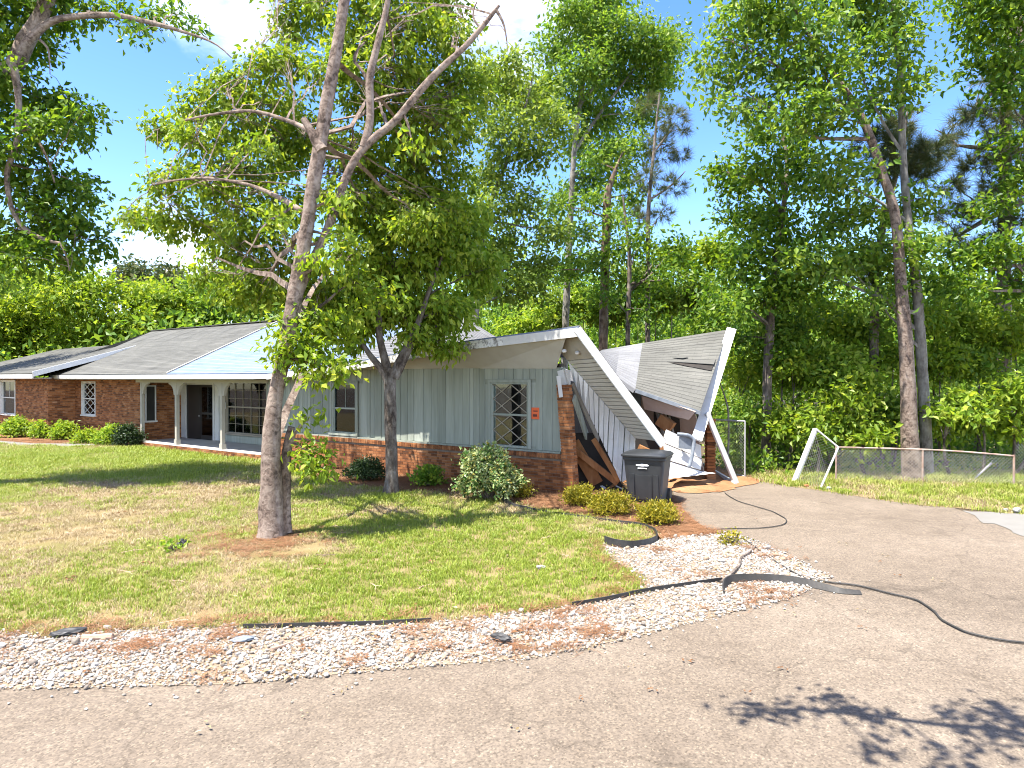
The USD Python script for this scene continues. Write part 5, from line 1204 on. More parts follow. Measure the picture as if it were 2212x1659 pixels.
SPOT = [(1210, 'above the broken ridge end'), (1300, 'behind the left half of the raised eave'), (1395, 'behind the slanting white fascia'), (1480, 'behind the ridge of the tipped slab'), (1580, 'beside the high corner of the tipped slab'), (1640, 'left of the patchy sunlit trunk'), (1745, 'right of the patchy sunlit trunk'), (1830, 'above the bent gate'), (1900, 'left of the paired trunks'), (1980, 'behind the paired trunks'), (2065, 'right of the paired trunks'), (2150, 'left of the double pine trunk'), (9999, 'at the right edge behind the double pine')]
used_labels = set()


def sap_label(x, y, lf):
    tone = {'leaf_mid': 'deeper green', 'leaf_main': 'mid-green', 'leaf_fresh': 'bright green', 'leaf_yellow': 'yellow-green'}[lf]
    band = 'topmost' if y < 600 else 'upper' if y < 680 else 'waist-high' if y > 890 else 'lower' if y > 790 else 'middle'
    text = f'{band} {tone} leafy sapling ' + next(t for lim, t in SPOT if x < lim)
    assert text not in used_labels, text
    used_labels.add(text)
    return text


sap = [(x, y, r, (max(19.0, Y - 2.6) if x > 1560 else Y), {'leaf_mid': 'leaf_main', 'leaf_main': 'leaf_fresh', 'leaf_dark': 'leaf_mid'}.get(lf, lf)) for x, y, r, Y, lf in sap]
for i, (x, y, r, Y, lf) in enumerate(sap):
    rs = np.random.default_rng(200 + i)
    foot = unproject(x + rs.uniform(-10, 10), y, Y); foot[2] = 0
    topz = unproject(x, y, Y)
    lim = (spline(np.array([foot, (foot + topz) / 2 + [rs.normal(0, .12), 0, 0], topz]), 10), np.linspace(0.05, 0.015, 10))
    bl = pixel_blobs([(x + rs.uniform(-.6, .6) * r, y + rs.uniform(-.5, .5) * r, r * rs.uniform(0.55, 0.8)) for _ in range(5)], Y, 1.2, 0.8, rs)
    tree('sapling', sap_label(x, y, lf), 'sapling', [lim], bl, lf, 'bark_dark', 300 + i, density=17 if Y < 27 else 13, per=19, spread=0.24, size=0.19 if Y < 27 else 0.25, droop=0.3, twig=0.1, sides=6, group=UNDER)


def woodland(seed, n):
    """The wood further in, which reads as one mass: trunks are lost in it, so it is leaf sprays on rising ground."""
    r = np.random.default_rng(seed)
    x = r.uniform(-85, 75, n); y = r.uniform(40, 80, n)
    keep = (np.abs(x) < y * 0.95)
    x, y = x[keep], y[keep]
    top = 5.0 + 7.0 * meshkit.fbm(np.c_[x * 0.09, y * 0.05, np.zeros(len(x))], 3, 4) + np.where(x > -5, 1.5, 0) - np.where((x < -12) & (x > -34), 3.0, 0)
    z = top * r.uniform(0.05, 1.0, len(x)) ** 0.8
    tips = np.c_[x, y, z]
    return sprig_leaves(tips, unit(np.c_[r.normal(0, .5, (len(x), 2)), np.full(len(x), 0.4)]), r, 14, 0.75, 0.46, 0.3)


for nm, lf, sd, n, lab in (('woodland', 'leaf_mid', 61, 19000, 'far green wood closing the view behind the house and fence'),):
    alone(nm, lab, 'wood', woodland(sd, n), lf, kind='stuff')


def ground_cover(seed):
    """Ferny undergrowth on the floor of the wood behind the fence."""
    r = np.random.default_rng(seed)
    x = r.uniform(4.5, 22, 2600); y = r.uniform(19.2, 34, 2600)
    k = (x > y * 0.30) & (x < y * 0.95)
    tips = np.c_[x[k], y[k], 0.15 + 0.75 * r.random(k.sum()) * np.clip((y[k] - 19) / 4, 0.25, 1.2)]
    return sprig_leaves(tips, unit(np.c_[r.normal(0, .5, (k.sum(), 2)), np.full(k.sum(), 0.6)]), r, 14, 0.22, 0.17, 0.2)


alone('undergrowth', 'low leafy undergrowth on the wood floor behind the fence', 'undergrowth', ground_cover(62), 'leaf_mid', kind='stuff')

# ------------------------------------------------------------------ shrubs and plants
def px_r(w, Y):
    return w * 1024 / 2212 * Y / FPX


def px_shrub(name, label, x, ytop, ybase, w, leaf, seed, **kw):
    g = ground(x, ybase)
    top = unproject(x, ytop, g[1])[2]
    rr = px_r(w / 2, g[1])
    return shrub(name, label, g, (rr, rr * 0.9, max(0.2, top)), leaf, seed, **kw)


px_shrub('variegated_shrub', 'rounded variegated shrub with pale and yellow leaves before the lattice window', 1054, 940, 1078, 128, 'leaf_shrub', 401, n=520, per=16, size=0.085, spread=0.07, stems=12)
px_shrub('dark_shrub', 'clipped dark green shrub at the foot of the wing wall', 790, 982, 1038, 82, 'leaf_box', 402, n=330, per=16, size=0.06, spread=0.06)
px_shrub('leafy_plant', 'small leafy plant with pale tips right of the forked tree', 925, 1006, 1050, 64, 'leaf_mid', 403, n=90, per=10, size=0.13, spread=0.07, upright=0.8, droop=-0.2)
GOLD = 'low golden-green shrubs by the bin'
px_shrub('golden_shrub', 'low golden-green shrub next to the brick pier', 1252, 1043, 1092, 72, 'leaf_gold', 404, n=260, per=14, size=0.06, spread=0.06, upright=0.7, droop=-0.3, group=GOLD, aspect=0.4)
px_shrub('golden_shrub', 'widest low golden-green shrub, in the middle of three in front of the bin', 1318, 1054, 1112, 98, 'leaf_gold', 405, n=330, per=14, size=0.06, spread=0.06, upright=0.7, droop=-0.3, group=GOLD, aspect=0.4)
px_shrub('golden_shrub', 'low golden-green shrub nearest the drive, right of the bin', 1421, 1077, 1132, 84, 'leaf_gold', 406, n=300, per=14, size=0.06, spread=0.06, upright=0.7, droop=-0.3, group=GOLD, aspect=0.4)
px_shrub('weed', 'yellowish weed growing by the variegated shrub', 1130, 1040, 1075, 40, 'leaf_gold', 407, n=50, per=10, size=0.07, spread=0.08, upright=0.8, cat='weed')
px_shrub('weed', 'low weed tuft in the straw beside the middle golden shrub', 1382, 1090, 1108, 26, 'leaf_gold', 408, n=24, per=9, size=0.05, spread=0.05, upright=0.8, cat='weed')
px_shrub('weed', 'green weed tuft where the hose crosses the bed', 1576, 1156, 1174, 50, 'leaf_gold', 409, n=40, per=10, size=0.05, spread=0.07, upright=0.8, cat='weed')
px_shrub('weed', 'sprig of weed beside the dark debris on the lawn', 372, 1160, 1190, 44, 'leaf_fresh', 410, n=12, per=7, size=0.08, spread=0.08, upright=0.8, cat='weed')
px_shrub('front_shrub', 'pale yellow-green shrub at the left edge under the window', 36, 893, 944, 60, 'leaf_fresh', 411, n=200, per=14, size=0.13, spread=0.12)
px_shrub('front_shrub', 'pale yellow-green shrub in front of the sunlit brick corner', 98, 900, 946, 56, 'leaf_fresh', 412, n=200, per=14, size=0.13, spread=0.12)
px_shrub('front_shrub', 'pale shrub touching the right side of the one at the brick corner', 137, 904, 950, 46, 'leaf_fresh', 413, n=180, per=14, size=0.13, spread=0.12)
px_shrub('front_shrub', 'low sprawling shrub left of the dark evergreen', 190, 922, 958, 50, 'leaf_main', 414, n=120, per=12, size=0.12, spread=0.12)
px_shrub('front_shrub', 'bright leafy shrub just left of the porch', 238, 912, 962, 62, 'leaf_fresh', 415, n=200, per=14, size=0.12, spread=0.11)
px_shrub('dark_shrub', 'dark evergreen shrub at the corner of the porch', 276, 908, 964, 56, 'leaf_box', 416, n=260, per=16, size=0.09, spread=0.09)

# ------------------------------------------------------------------ fences
def wire_net(a, b, top_a, top_b, z0=0.03, cell=0.085, r=0.0030, sagz=None):
    """A chain-link net: two families of slanting wires between two uprights."""
    a, b = np.asarray(a, float), np.asarray(b, float)
    W = np.linalg.norm(b - a); H = max(top_a, top_b)
    frame = lambda s, z: a + (b - a) * (s / W) + [0, 0, z]
    region = Polygon([(0, z0), (W, z0), (W, top_b), (0, top_a)])
    p0, p1 = [], []
    n = int((W + H) / cell) + 2
    for k in range(-n, n):
        for sg in (1, -1):
            x0 = k * cell
            q = LineString([(x0, 0), (x0 + sg * H, H)]).intersection(region)
            if q.geom_type == 'LineString' and q.length > 0.03:
                (u0, v0), (u1, v1) = q.coords[0], q.coords[-1]
                p0.append(frame(u0, v0)); p1.append(frame(u1, v1))
    return many_tubes(np.array(p0), np.array(p1), r, r, np.random.default_rng(1), 0.0) if False else straight_tubes(p0, p1, r)


def straight_tubes(p0, p1, r):
    p0, p1 = np.asarray(p0), np.asarray(p1)
    n = len(p0)
    t = unit(p1 - p0)
    a = unit(np.cross(t, np.where(np.abs(t[:, 2:]) < 0.9, [[0, 0, 1.0]], [[1.0, 0, 0]]))); b = np.cross(t, a)
    ang = np.arange(3) * 2 * np.pi / 3
    ring = (np.cos(ang)[None, :, None] * a[:, None] + np.sin(ang)[None, :, None] * b[:, None]) * r
    v = np.stack([p0[:, None] + ring, p1[:, None] + ring], 1).reshape(-1, 3)
    base_ = np.array([[k, (k + 1) % 3, 3 + (k + 1) % 3, 3 + k] for k in range(3)])
    q = (base_[None] + np.arange(n)[:, None, None] * 6).reshape(-1, 4)
    return v, np.vstack([q[:, [0, 1, 2]], q[:, [0, 2, 3]]])


fa, fbp = ground(1806, 1036), ground(2190, 1048)
fz0, fz1 = unproject(1812, 966, fa[1])[2], unproject(2186, 985, fbp[1])[2]
fen = thing('chain_link_fence', 'low chain-link fence with a rusty top rail along the wood', 'fence', fa)
obj(fen, 'wire_mesh', wire_net(fa, fbp, fz0, fz1), 'steel', kind='stuff')
obj(fen, 'top_rail', tube(spline([fa + [0, 0, fz0], (fa + fbp) / 2 + [0, 0, (fz0 + fz1) / 2 + 0.05], fbp + [0, 0, fz1]], 12), 0.022, 8), 'rusty', smooth=True)
for s, zz in ((0.0, fz0), (0.5, (fz0 + fz1) / 2), (1.0, fz1)):
    q = fa + (fbp - fa) * s
    obj(fen, 'post', tube(spline([q - [0, 0, .05], q + [0, 0, zz + 0.03]], 3), 0.028, 8), 'rusty', smooth=True)
br0, br1 = ground(2105, 1034), unproject(2140, 1008, fbp[1] - 0.1)
obj(fen, 'brace', tube(spline([br0, br0 + (unproject(2142, 1000, br0[1]) - br0)], 3), 0.022, 8), 'steel', smooth=True)
fc = ground(2420, 1085)
fen2 = thing('chain_link_fence', 'taller chain-link run turning towards the viewer at the right edge', 'fence', fbp)
zt = unproject(2200, 958, fbp[1] + 0.1)[2]
q0 = fbp + [0.08, 0.05, 0]
obj(fen2, 'wire_mesh', wire_net(q0, fc, zt, zt), 'steel', kind='stuff')
for q in (fc,):
    obj(fen2, 'post', tube(spline([q - [0, 0, .05], q + [0, 0, zt]], 3), 0.03, 8), 'steel', smooth=True)
# the gate panel torn out and leaning left of the fence
ga, gb = ground(1716, 1040), ground(1772, 1056)
gt0, gt1 = unproject(1762, 926, ga[1] + 0.35), unproject(1811, 966, gb[1] + 0.4)
gate = thing('fence_gate', 'bent chain-link gate panel leaning over at the left end of the fence', 'gate', ga)
obj(gate, 'broad_stile', box_fix(bar(ga, gt0, 0.13, 0.06)), 'white')
obj(gate, 'rail', tube([gt0, gt1], 0.022, 8), 'steel', smooth=True)
obj(gate, 'stile', tube([gt1, gb], 0.024, 8), 'white', smooth=True)
p0, p1 = [], []
quad = [ga, gb, gt1, gt0]
bil = lambda u, v: ga * (1 - u) * (1 - v) + gb * u * (1 - v) + gt1 * u * v + gt0 * (1 - u) * v
for k in range(-17, 17):
    for sg in (1, -1):
        q = LineString([(k / 10, 0), (k / 10 + sg * 1.7, 1)]).intersection(Polygon([(0, 0), (1, 0), (1, 1), (0, 1)]))
        if q.geom_type == 'LineString' and q.length > 0.03:
            c0, c1 = q.coords[0], q.coords[-1]
            p0.append(bil(*c0)); p1.append(bil(*c1))
obj(gate, 'wire_mesh', straight_tubes(p0, p1, 0.002), 'steel', kind='stuff')
# the standing gate beside the house
ha, hb = ground(1540, 1024), ground(1609, 1033)
hz0, hz1 = unproject(1540, 906, ha[1])[2], unproject(1608, 910, hb[1])[2]
g2 = thing('fence_gate', 'upright chain-link gate between the tipped roof slab and the wood', 'gate', ha)
obj(g2, 'wire_mesh', wire_net(ha, hb, hz0, hz1, 0.06), 'steel', kind='stuff')
for q, z in ((ha, hz0), (hb, hz1)):
    obj(g2, 'stile', tube([q, q + [0, 0, z]], 0.024, 8), 'steel', smooth=True)
obj(g2, 'rail', tube([ha + [0, 0, hz0], hb + [0, 0, hz1]], 0.022, 8), 'steel', smooth=True)
obj(g2, 'rail', tube([ha + [0, 0, 0.06], hb + [0, 0, 0.06]], 0.02, 8), 'steel', smooth=True)
alone('dead_stem', 'bare pale stem rising behind the upright gate', 'stem', tube(*limb([(1570, 1010, 5), (1574, 930, 4), (1573, 890, 4), (1562, 845, 3), (1552, 820, 2)], ha[1] + 0.3, 14), 6), 'bark_pale')
lg = ground(1640, 1004)
alone('fallen_log', 'thin pale log lying on the ground past the upright gate', 'log', tube(spline([ground(1618, 1003, 0.1), ground(1700, 1000, 0.12), ground(1790, 998, 0.06)], 12), 0.07, 9, 0.15, 4), 'bark_pale')

# ------------------------------------------------------------------ the bin
from shapely.geometry import box as sbox
def rounded_loft(levels, corner=0.07, n=7):
    """Rounded rectangles (half x, half y, centre y, z) lofted into one shell."""
    V = []
    for hx, hy, cy, z in levels:
        c = min(corner, hx * .45, hy * .45)
        ring = []
        for sx, sy, a0 in ((1, 1, 0), (-1, 1, 90), (-1, -1, 180), (1, -1, 270)):
            for q in np.radians(np.linspace(a0, a0 + 90, n)):
                ring.append((sx * (hx - c) + c * math.cos(q), cy + sy * (hy - c) + c * math.sin(q), z))
        V.append(ring)
    m = 4 * n
    V = np.array(V).reshape(-1, 3)
    L = len(levels)
    i, j = np.meshgrid(np.arange(L - 1), np.arange(m), indexing='ij')
    q = np.stack([i * m + j, i * m + (j + 1) % m, (i + 1) * m + (j + 1) % m, (i + 1) * m + j], -1).reshape(-1, 4)
    f = np.vstack([q[:, [0, 1, 2]], q[:, [0, 2, 3]]])
    k = len(V)
    V = np.vstack([V, V[:m].mean(0), V[-m:].mean(0)])
    jj = np.arange(m)
    return V, np.vstack([f, np.stack([np.full(m, k), (jj + 1) % m, jj], 1), np.stack([np.full(m, k + 1), (L - 1) * m + jj, (L - 1) * m + (jj + 1) % m], 1)])


bin_at = ground(1406, 1090)
bin_at[1] += 0.35
cart = thing('wheeled_bin', 'charcoal wheeled rubbish bin with a pale emblem by the fallen eave', 'bin', bin_at, rotz=-24, size=(1.17, 1.0, 1.04))
kw = dict(local=True)
obj(cart, 'body', rounded_loft([(.29, .31, .02, .04), (.31, .33, .01, .10), (.345, .375, 0, .55), (.375, .405, 0, .90), (.40, .43, 0, .915), (.40, .43, 0, .965), (.385, .415, 0, .97)]), 'bin_plastic', smooth=35, **kw)
rib = [rounded_loft([(.045, .02, -.395 + .065 * (1 - z0 / .9), z0), (.045, .02, -.405 + .065 * (1 - z1 / .9), z1)], .015, 3) for z0, z1 in ((.12, .62),)]
for sx in (-1, 1):
    v, f = rib[0]
    obj(cart, 'rib', (v + [sx * .22, 0.005, 0], f), 'bin_plastic', smooth=35, **kw)
obj(cart, 'front_panel', box_fix(hexa([(-.14, -.342, .10), (.14, -.342, .10), (.14, -.33, .10), (-.14, -.33, .10), (-.15, -.392, .60), (.15, -.392, .60), (.15, -.37, .60), (-.15, -.37, .60)])), 'bin_plastic', **kw)
obj(cart, 'lid', rounded_loft([(.415, .445, -.01, .972), (.425, .455, -.01, .985), (.425, .455, -.01, 1.01), (.38, .40, 0.0, 1.05), (.25, .28, .02, 1.075), (.05, .06, .03, 1.08)], .10), 'bin_lid', smooth=35, **kw)
obj(cart, 'handle', tube(spline([(-.33, .42, .95), (-.33, .53, .98), (-.25, .56, 1.0), (.25, .56, 1.0), (.33, .53, .98), (.33, .42, .95)], 24), .016, 8), 'bin_lid', smooth=True, **kw)
for s in (-1, 1):
    wv_ = trimesh.creation.cylinder(0.13, 0.06, sections=24); wv_.apply_transform(trimesh.transformations.rotation_matrix(np.pi / 2, [0, 1, 0])); wv_.apply_translation([s * .34, .36, .13])
    obj(cart, 'wheel', wv_, 'rubber', smooth=35, **kw)
em = []
for c, hx, hz in ((-.09, .05, .022), (-.02, .06, .03), (.055, .045, .02)):
    e = trimesh.creation.icosphere(2, 1.0); e.apply_scale([hx, .006, hz]); e.apply_translation([c, -.405, .80 + hz * .3]); em.append(e)
bx = trimesh.creation.box([.17, .008, .02]); bx.apply_translation([-.02, -.402, .745]); em.append(bx)
obj(cart, 'emblem', em, 'emblem', kind='stuff', **kw)

# ------------------------------------------------------------------ edging, hoses, litter
def ribbon(path, h, th=0.012, lean_=0.0, z0=0.0):
    p = np.asarray(path, float)
    t = np.gradient(p[:, :2], axis=0); t /= np.linalg.norm(t, axis=1, keepdims=True) + 1e-9
    nrm_ = np.c_[-t[:, 1], t[:, 0], np.zeros(len(p))]
    h = np.broadcast_to(h, (len(p),))[:, None]
    lo = p + [0, 0, z0]
    top = lo + np.c_[np.zeros((len(p), 2)), h] + nrm_ * np.broadcast_to(lean_, (len(p),))[:, None]
    V = np.stack([lo - nrm_ * th / 2, lo + nrm_ * th / 2, top + nrm_ * th / 2, top - nrm_ * th / 2], 1).reshape(-1, 3)
    n = len(p)
    i, j = np.meshgrid(np.arange(n - 1), np.arange(4), indexing='ij')
    q = np.stack([i * 4 + j, i * 4 + (j + 1) % 4, (i + 1) * 4 + (j + 1) % 4, (i + 1) * 4 + j], -1).reshape(-1, 4)
    return V, np.vstack([q[:, [0, 1, 2]], q[:, [0, 2, 3]], [[0, 2, 1], [0, 3, 2]], [[4 * n - 4, 4 * n - 3, 4 * n - 2], [4 * n - 4, 4 * n - 2, 4 * n - 1]]])


gpath = lambda pts, n=50, z=0.0: spline(np.array([ground(x, y, z) for x, y in pts]), n)
alone('lawn_edging', 'black edging strip curling in a hook round the end of the lawn', 'edging', ribbon(gpath([(1085, 1083), (1110, 1095), (1150, 1103), (1190, 1110), (1260, 1119), (1320, 1128), (1385, 1138), (1415, 1152), (1420, 1165), (1400, 1178), (1360, 1184), (1325, 1180), (1306, 1174)], 70), np.interp(np.arange(70), [0, 18, 34, 55, 69], [0.10, 0.05, 0.05, 0.10, 0.13])), 'black_plastic')
alone('lawn_edging', 'straight black edging strip between the grass and the white stones', 'edging', ribbon(gpath([(1236, 1310), (1300, 1300), (1400, 1279), (1480, 1267), (1560, 1256)], 30), 0.055), 'black_plastic')
alone('lawn_edging', 'black edging strip along the front of the lawn below the leaning tree', 'edging', ribbon(gpath([(525, 1357), (660, 1354), (800, 1350), (932, 1343)], 24), 0.045), 'black_plastic')
tr = gpath([(1566, 1284), (1570, 1268), (1590, 1259), (1640, 1257), (1700, 1260), (1760, 1270), (1820, 1282), (1862, 1284)], 40)
v, f = ribbon(tr, np.interp(np.arange(40), [0, 5, 26, 39], [0.04, 0.11, 0.09, 0.035]), 0.014, lean_=np.interp(np.arange(40), [0, 39], [0.02, 0.05]))
alone('loose_trim', 'torn curved strip of black edging lying at the tip of the stones', 'edging', (v, f), 'rubber')
alone('hose', 'long black hose snaking from the bed across the drive to the right', 'hose', tube(gpath([(1590, 1158), (1615, 1170), (1650, 1196), (1690, 1222), (1730, 1244), (1790, 1257), (1850, 1264), (1920, 1281), (1985, 1298), (2015, 1318), (2040, 1342), (2080, 1362), (2140, 1378), (2212, 1388), (2300, 1392)], 90, 0.012), 0.012, 8), 'rubber', smooth=True)
alone('hose', 'thin hose looping on the drive below the red clay', 'hose', tube(gpath([(1566, 1064), (1590, 1080), (1640, 1096), (1672, 1106), (1694, 1118), (1698, 1128), (1680, 1136), (1630, 1141), (1570, 1142), (1520, 1145)], 70, 0.009), 0.009, 8), 'rubber', smooth=True)
alone('stick', 'crooked dark stick lying on the white stones', 'stick', tube(gpath([(1557, 1258), (1575, 1243), (1596, 1222), (1602, 1204), (1622, 1190), (1632, 1178)], 24, 0.03), np.linspace(0.022, 0.014, 24), 7, 0.2), 'bark_dark')
alone('stick', 'pinkish stick on the stones beside the dark litter', 'stick', tube(gpath([(178, 1377), (210, 1376), (243, 1374)], 10, 0.03), 0.032, 8, 0.15), 'stick')
alone('stick', 'long pale stick among the stones left of the middle', 'stick', tube(gpath([(586, 1402), (630, 1388), (668, 1374)], 12, 0.02), np.linspace(.018, .012, 12), 7, 0.15), 'stick')


def crumple(x, y, sx, sy, sz, seed, rot=0.0):
    m = trimesh.creation.icosphere(2, 1.0)
    m.vertices *= (0.55 + 0.9 * meshkit.fbm(m.vertices * 2.1 + seed, 3, seed))[:, None]
    m.apply_scale([sx * .72, sy * .72, sz * .72]); m.apply_transform(trimesh.transformations.rotation_matrix(rot, [0, 0, 1]))
    m.apply_translation(ground(x, y)); m.vertices[:, 2] -= m.vertices[:, 2].min() - 0.001
    return m


alone('litter', 'torn black plastic scrap at the front left of the stones', 'litter', crumple(148, 1372, 0.22, 0.09, 0.045, 5, 0.5), 'black_plastic')
alone('litter', 'flat slate-blue scrap on the stones', 'litter', crumple(526, 1384, 0.15, 0.09, 0.03, 9, 0.4), 'slate')
alone('litter', 'dark bent scrap with a white side in the stones near the middle', 'litter', crumple(1082, 1388, 0.16, 0.06, 0.06, 12, -0.5), 'black_plastic')
alone('litter', 'small dark scrap standing in the lawn left of the leaning tree', 'litter', crumple(394, 1182, 0.11, 0.06, 0.09, 15, 0.8), 'black_plastic')
alone('litter', 'pale scrap half buried in the straw by the bed', 'litter', crumple(1168, 1228, 0.09, 0.07, 0.03, 18, 0.1), 'rock')
for lab, x, y, s in (('white stone lying at the foot of the bent gate', 1790, 1058, 0.10), ('larger white stone at the right edge beside the pale apron', 2197, 1108, 0.12), ('smaller white stone next to the one at the right edge', 2172, 1105, 0.08), ('brick-red rubble lump at the foot of the bent gate', 1742, 1052, 0.09)):
    alone('loose_stone', lab, 'stone', crumple(x, y, s, s * .7, s * .55, int(x), 0.3), 'brick' if 'red' in lab else 'rock', smooth=50)

# ------------------------------------------------------------------ stones, grass and straw (uncountable)
rg = np.random.default_rng(5)
protos = []
for k in range(10):
    m = trimesh.creation.icosphere(1, 1.0)
    d = m.vertices.copy()
    m.vertices = m.vertices * (0.75 + 0.5 * meshkit.noise(d * 1.3 + k * 7.1, k)[:, None]) * [1.0, rg.uniform(.65, .9), rg.uniform(.45, .7)]
    protos.append((m, f'stone{[0, 0, 1, 2, 4, 1, 3, 0, 4, 2][k]}'))
gv = gravel.buffer(0.04)
pts = scatter_in(gv, 2400, rg)
nz = meshkit.fbm(np.c_[pts * 1.1, np.zeros(len(pts))], 4, 3)
edge_d = shapely.distance(shapely.points(pts), gravel.boundary)
keep = rg.random(len(pts)) < np.clip((nz - 0.22) * 4.2, 0.5, 1) * np.clip(0.35 + edge_d * 4, 0.35, 1)
pts = pts[keep]
sc = 0.0105 * np.exp(rg.normal(0, 0.42, len(pts)))
instancer('gravel', 'whitish gravel stones filling the strip between lawn and drive', 'gravel', protos, np.c_[pts, sc * rg.uniform(0.1, 0.75, len(pts))], rg.integers(0, 10, len(pts)), sc, None, rg, tilt=0.35)
# stray stones beyond the edge, on the drive
st = scatter_in(gravel.buffer(0.5).difference(gravel.buffer(0.03)).difference(lawn), 60, rg)
st = st[rg.random(len(st)) < np.exp(-shapely.distance(shapely.points(st), gravel) * 6)]
instancer('stray_gravel', 'stray pebbles scattered along the edge of the drive', 'gravel', protos[:4], np.c_[st, np.full(len(st), 0.003)], rg.integers(0, 4, len(st)), 0.011 * np.exp(rg.normal(0, .35, len(st))), None, rg, tilt=0.3)


def tuft(seed, n, h, spread, w, lean_):
    r = np.random.default_rng(seed)
    p = r.normal(0, spread, (n, 2)); a = r.uniform(0, 2 * np.pi, n)
    d = np.c_[np.cos(a), np.sin(a)] * (lean_ * r.uniform(0.3, 1.4, (n, 1)))
    hh = h * r.uniform(0.45, 1.15, n)
    s = np.c_[-np.sin(a), np.cos(a)] * w / 2
    b0, b1 = np.c_[p - s, np.full(n, -0.005)], np.c_[p + s, np.full(n, -0.005)]
    m0, m1 = np.c_[p + d * .4 * hh[:, None] - s * .8, hh * .6], np.c_[p + d * .4 * hh[:, None] + s * .8, hh * .6]
    t = np.c_[p + d * hh[:, None], hh * r.uniform(.8, 1.0, n)]
    v = np.stack([b0, b1, m1, m0, t], 1).reshape(-1, 3)
    k = np.arange(n)[:, None] * 5
    return v, np.vstack([k + [0, 1, 2], k + [0, 2, 3], k + [3, 2, 4]])


tufts = [(tuft(1, 26, 0.065, 0.055, 0.008, 0.6), 'green_blade'), (tuft(2, 26, 0.055, 0.06, 0.008, 0.8), 'green_blade'), (tuft(3, 26, 0.055, 0.06, 0.008, 0.8), 'olive_blade'), (tuft(4, 24, 0.05, 0.065, 0.008, 1.0), 'olive_blade'), (tuft(5, 24, 0.045, 0.07, 0.007, 1.3), 'tan_blade'), (tuft(6, 24, 0.035, 0.08, 0.007, 1.6), 'tan_blade')]
view = Polygon([(-4.2, 4.2), (4.2, 4.2), (25, 30), (-26, 30)])
GREEN = [(ground(1000, 1180), 3.2, .30), (ground(1280, 1230), 1.6, .34), (ground(300, 995), 6.0, .30), (ground(800, 1230), 1.4, .2), (ground(300, 1240), 1.6, .10), (ground(1000, 1260), 1.2, .2), (ground(100, 1300), 1.2, .12)]
DRY = [(ground(250, 1090), 3.6, -.22), (ground(560, 1190), 1.0, -.4), (ground(680, 1190), 0.9, -.32), (ground(1090, 1215), .45, -.4), (ground(60, 1210), 1.0, -.14), (ground(480, 1330), .8, -.2), (ground(1000, 1320), .8, -.2), (ground(1050, 1090), 1.5, -.12)]


def grass(name, label, poly, per_near, seed, bias=0.0, hscale=1.0):
    r = np.random.default_rng(seed)
    area = poly.intersection(view)
    p = scatter_in(area, per_near, r)
    Y = p[:, 1]
    p = p[r.random(len(p)) < np.clip(9.0 / Y, 0.25, 1.0)]
    q = np.c_[p, np.zeros(len(p))]
    g = meshkit.fbm(q * 0.8, 4, seed) * 0.7 + meshkit.fbm(q * 3.1, 3, seed + 3) * 0.5 - 0.10 + bias
    for c, rad, amt in GREEN + DRY:
        g = g + amt * np.exp(-((p - c[:2]) ** 2).sum(1) / rad ** 2)
    keep = r.random(len(p)) < np.clip((g - 0.16) * 3.6, 0.16, 1.0)
    p, g = p[keep], g[keep]
    u = g + r.normal(0, 0.09, len(p))
    idx = np.where(u > 0.62, r.integers(0, 2, len(p)), np.where(u > 0.49, r.integers(2, 4, len(p)), r.integers(4, 6, len(p))))
    far = np.clip(p[:, 1] / 11, 0.95, 2.0)
    instancer(name, label, 'grass', tufts, np.c_[p, np.zeros(len(p))], idx, far * r.uniform(0.75, 1.3, len(p)) * hscale, None, r, squash=None)


trunk_c = Point(*main_limbs[0][0][0][:2]).buffer(0.33)
grass('lawn_grass', 'patchy green and dry grass of the front lawn', lawn.difference(mulch_left).difference(walk).difference(trunk_c), 130, 31)
grass('verge_grass', 'yellow-green grass of the strip between drive and fence', strip.difference(pale), 75, 32, bias=0.06, hscale=1.1)


def straw(n, seed, L=0.13):
    r = np.random.default_rng(seed)
    p = r.normal(0, 0.07, (n, 3)) * [1, 1, 0.12] + [0, 0, 0.018]
    a = r.uniform(0, 2 * np.pi, n)
    d = np.c_[np.cos(a), np.sin(a), r.normal(0, 0.12, n)] * L / 2
    s = np.c_[-np.sin(a), np.cos(a), np.zeros(n)] * 0.0022
    v = np.stack([p - d - s, p - d + s, p + d + s, p + d - s], 1).reshape(-1, 3)
    v[:, 2] = np.maximum(v[:, 2], 0.002)
    k = np.arange(n)[:, None] * 4
    return v, np.vstack([k + [0, 1, 2], k + [0, 2, 3]])


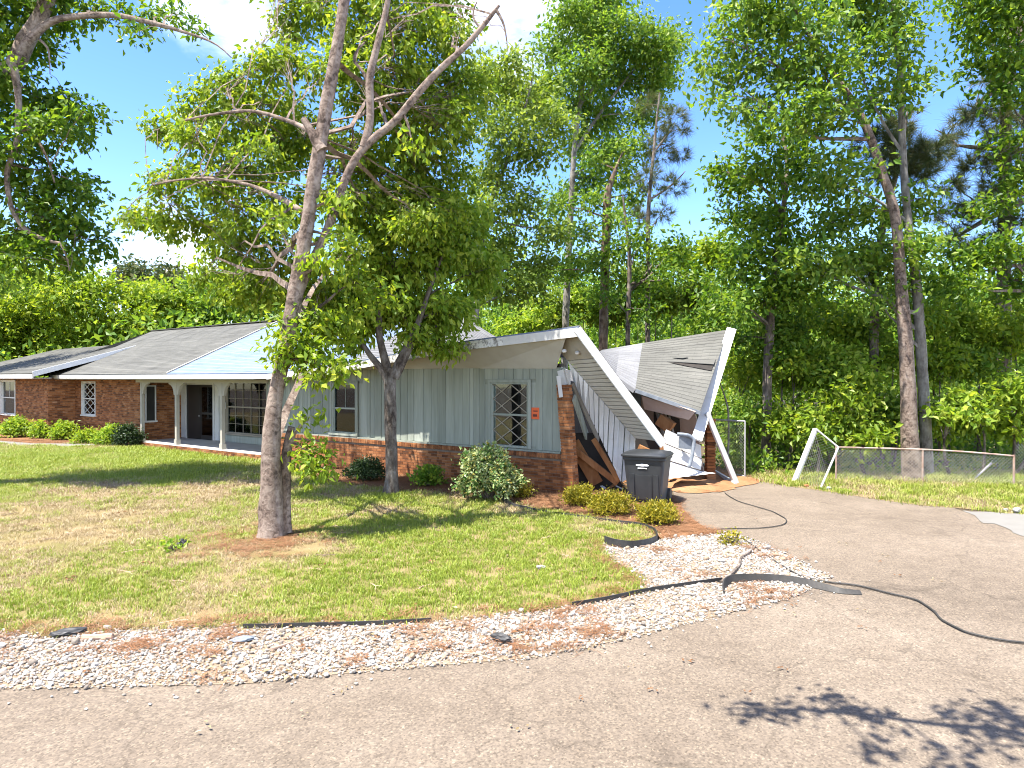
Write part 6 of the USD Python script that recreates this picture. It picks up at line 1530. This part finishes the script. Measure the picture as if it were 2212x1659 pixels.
sp = [(straw(26, 1), 'straw_needle'), (straw(26, 2), 'straw_needle'), (straw(20, 3, 0.16), 'straw_needle')]
beds = scatter_in(unary_union([mulch, mulch_left.intersection(view)]).difference(clay), 95, rg)
beds = beds[rg.random(len(beds)) < np.clip(14 / beds[:, 1], .3, 1)]
ring = scatter_in(Point(*main_limbs[0][0][0][:2]).buffer(1.7).intersection(lawn), 85, rg)
ring = ring[rg.random(len(ring)) < np.exp(-(np.linalg.norm(ring - main_limbs[0][0][0][:2] - [-.1, -.25], axis=1) / 0.85) ** 2)]
fringe = scatter_in(gravel.buffer(0.25).intersection(lawn), 60, rg)
onstone = scatter_in(gravel, 30, rg)
onstone = onstone[meshkit.fbm(np.c_[onstone * 1.3, np.zeros(len(onstone))], 3, 9) > 0.5 + 0.25 * rg.random(len(onstone))]
allp = np.vstack([beds, ring, fringe[rg.random(len(fringe)) < .6], onstone])
instancer('pine_straw', 'orange-brown pine straw in the beds and round the tree foot', 'straw', sp, np.c_[allp, np.full(len(allp), 0.006)], rg.integers(0, 3, len(allp)), rg.uniform(0.7, 1.3, len(allp)), None, rg)


# fallen leaves and twigs on the grass, the stones and the edge of the drive
def litter_leaf(seed):
    r = np.random.default_rng(seed)
    n = 3
    p = np.c_[r.normal(0, 0.05, (n, 2)), np.full(n, 0.012)]
    return leaf_mesh(p, unit(np.c_[r.normal(0, 1, (n, 2)), np.zeros(n)]), unit(np.c_[r.normal(0, .25, (n, 2)), np.ones(n)]), 0.075, 0.04, 0.25)


twigs = straight_tubes(np.array([[-.12, 0, .012], [0.02, .01, .012], [.0, .0, .012]]), np.array([[.03, .012, .016], [.15, -.03, .012], [.07, .07, .014]]), 0.005)
ll = scatter_in(unary_union([lawn.intersection(view).difference(mulch_left), gravel.intersection(view.buffer(1))]), 2.0, rg)
dl = scatter_in(gravel.buffer(1.6).intersection(drive), 0.9, rg)
lp = np.vstack([ll, dl])
instancer('fallen_leaves', 'brown fallen leaves and twigs strewn over grass and drive edge', 'leaves', [(litter_leaf(1), 'mulch'), (litter_leaf(2), 'tan_blade'), (twigs, 'stick')], np.c_[lp, np.full(len(lp), 0.012)], np.r_[rg.integers(0, 3, len(ll)), rg.integers(0, 2, len(dl))], np.r_[rg.uniform(0.6, 1.2, len(ll)), rg.uniform(0.4, 0.75, len(dl))], None, rg)
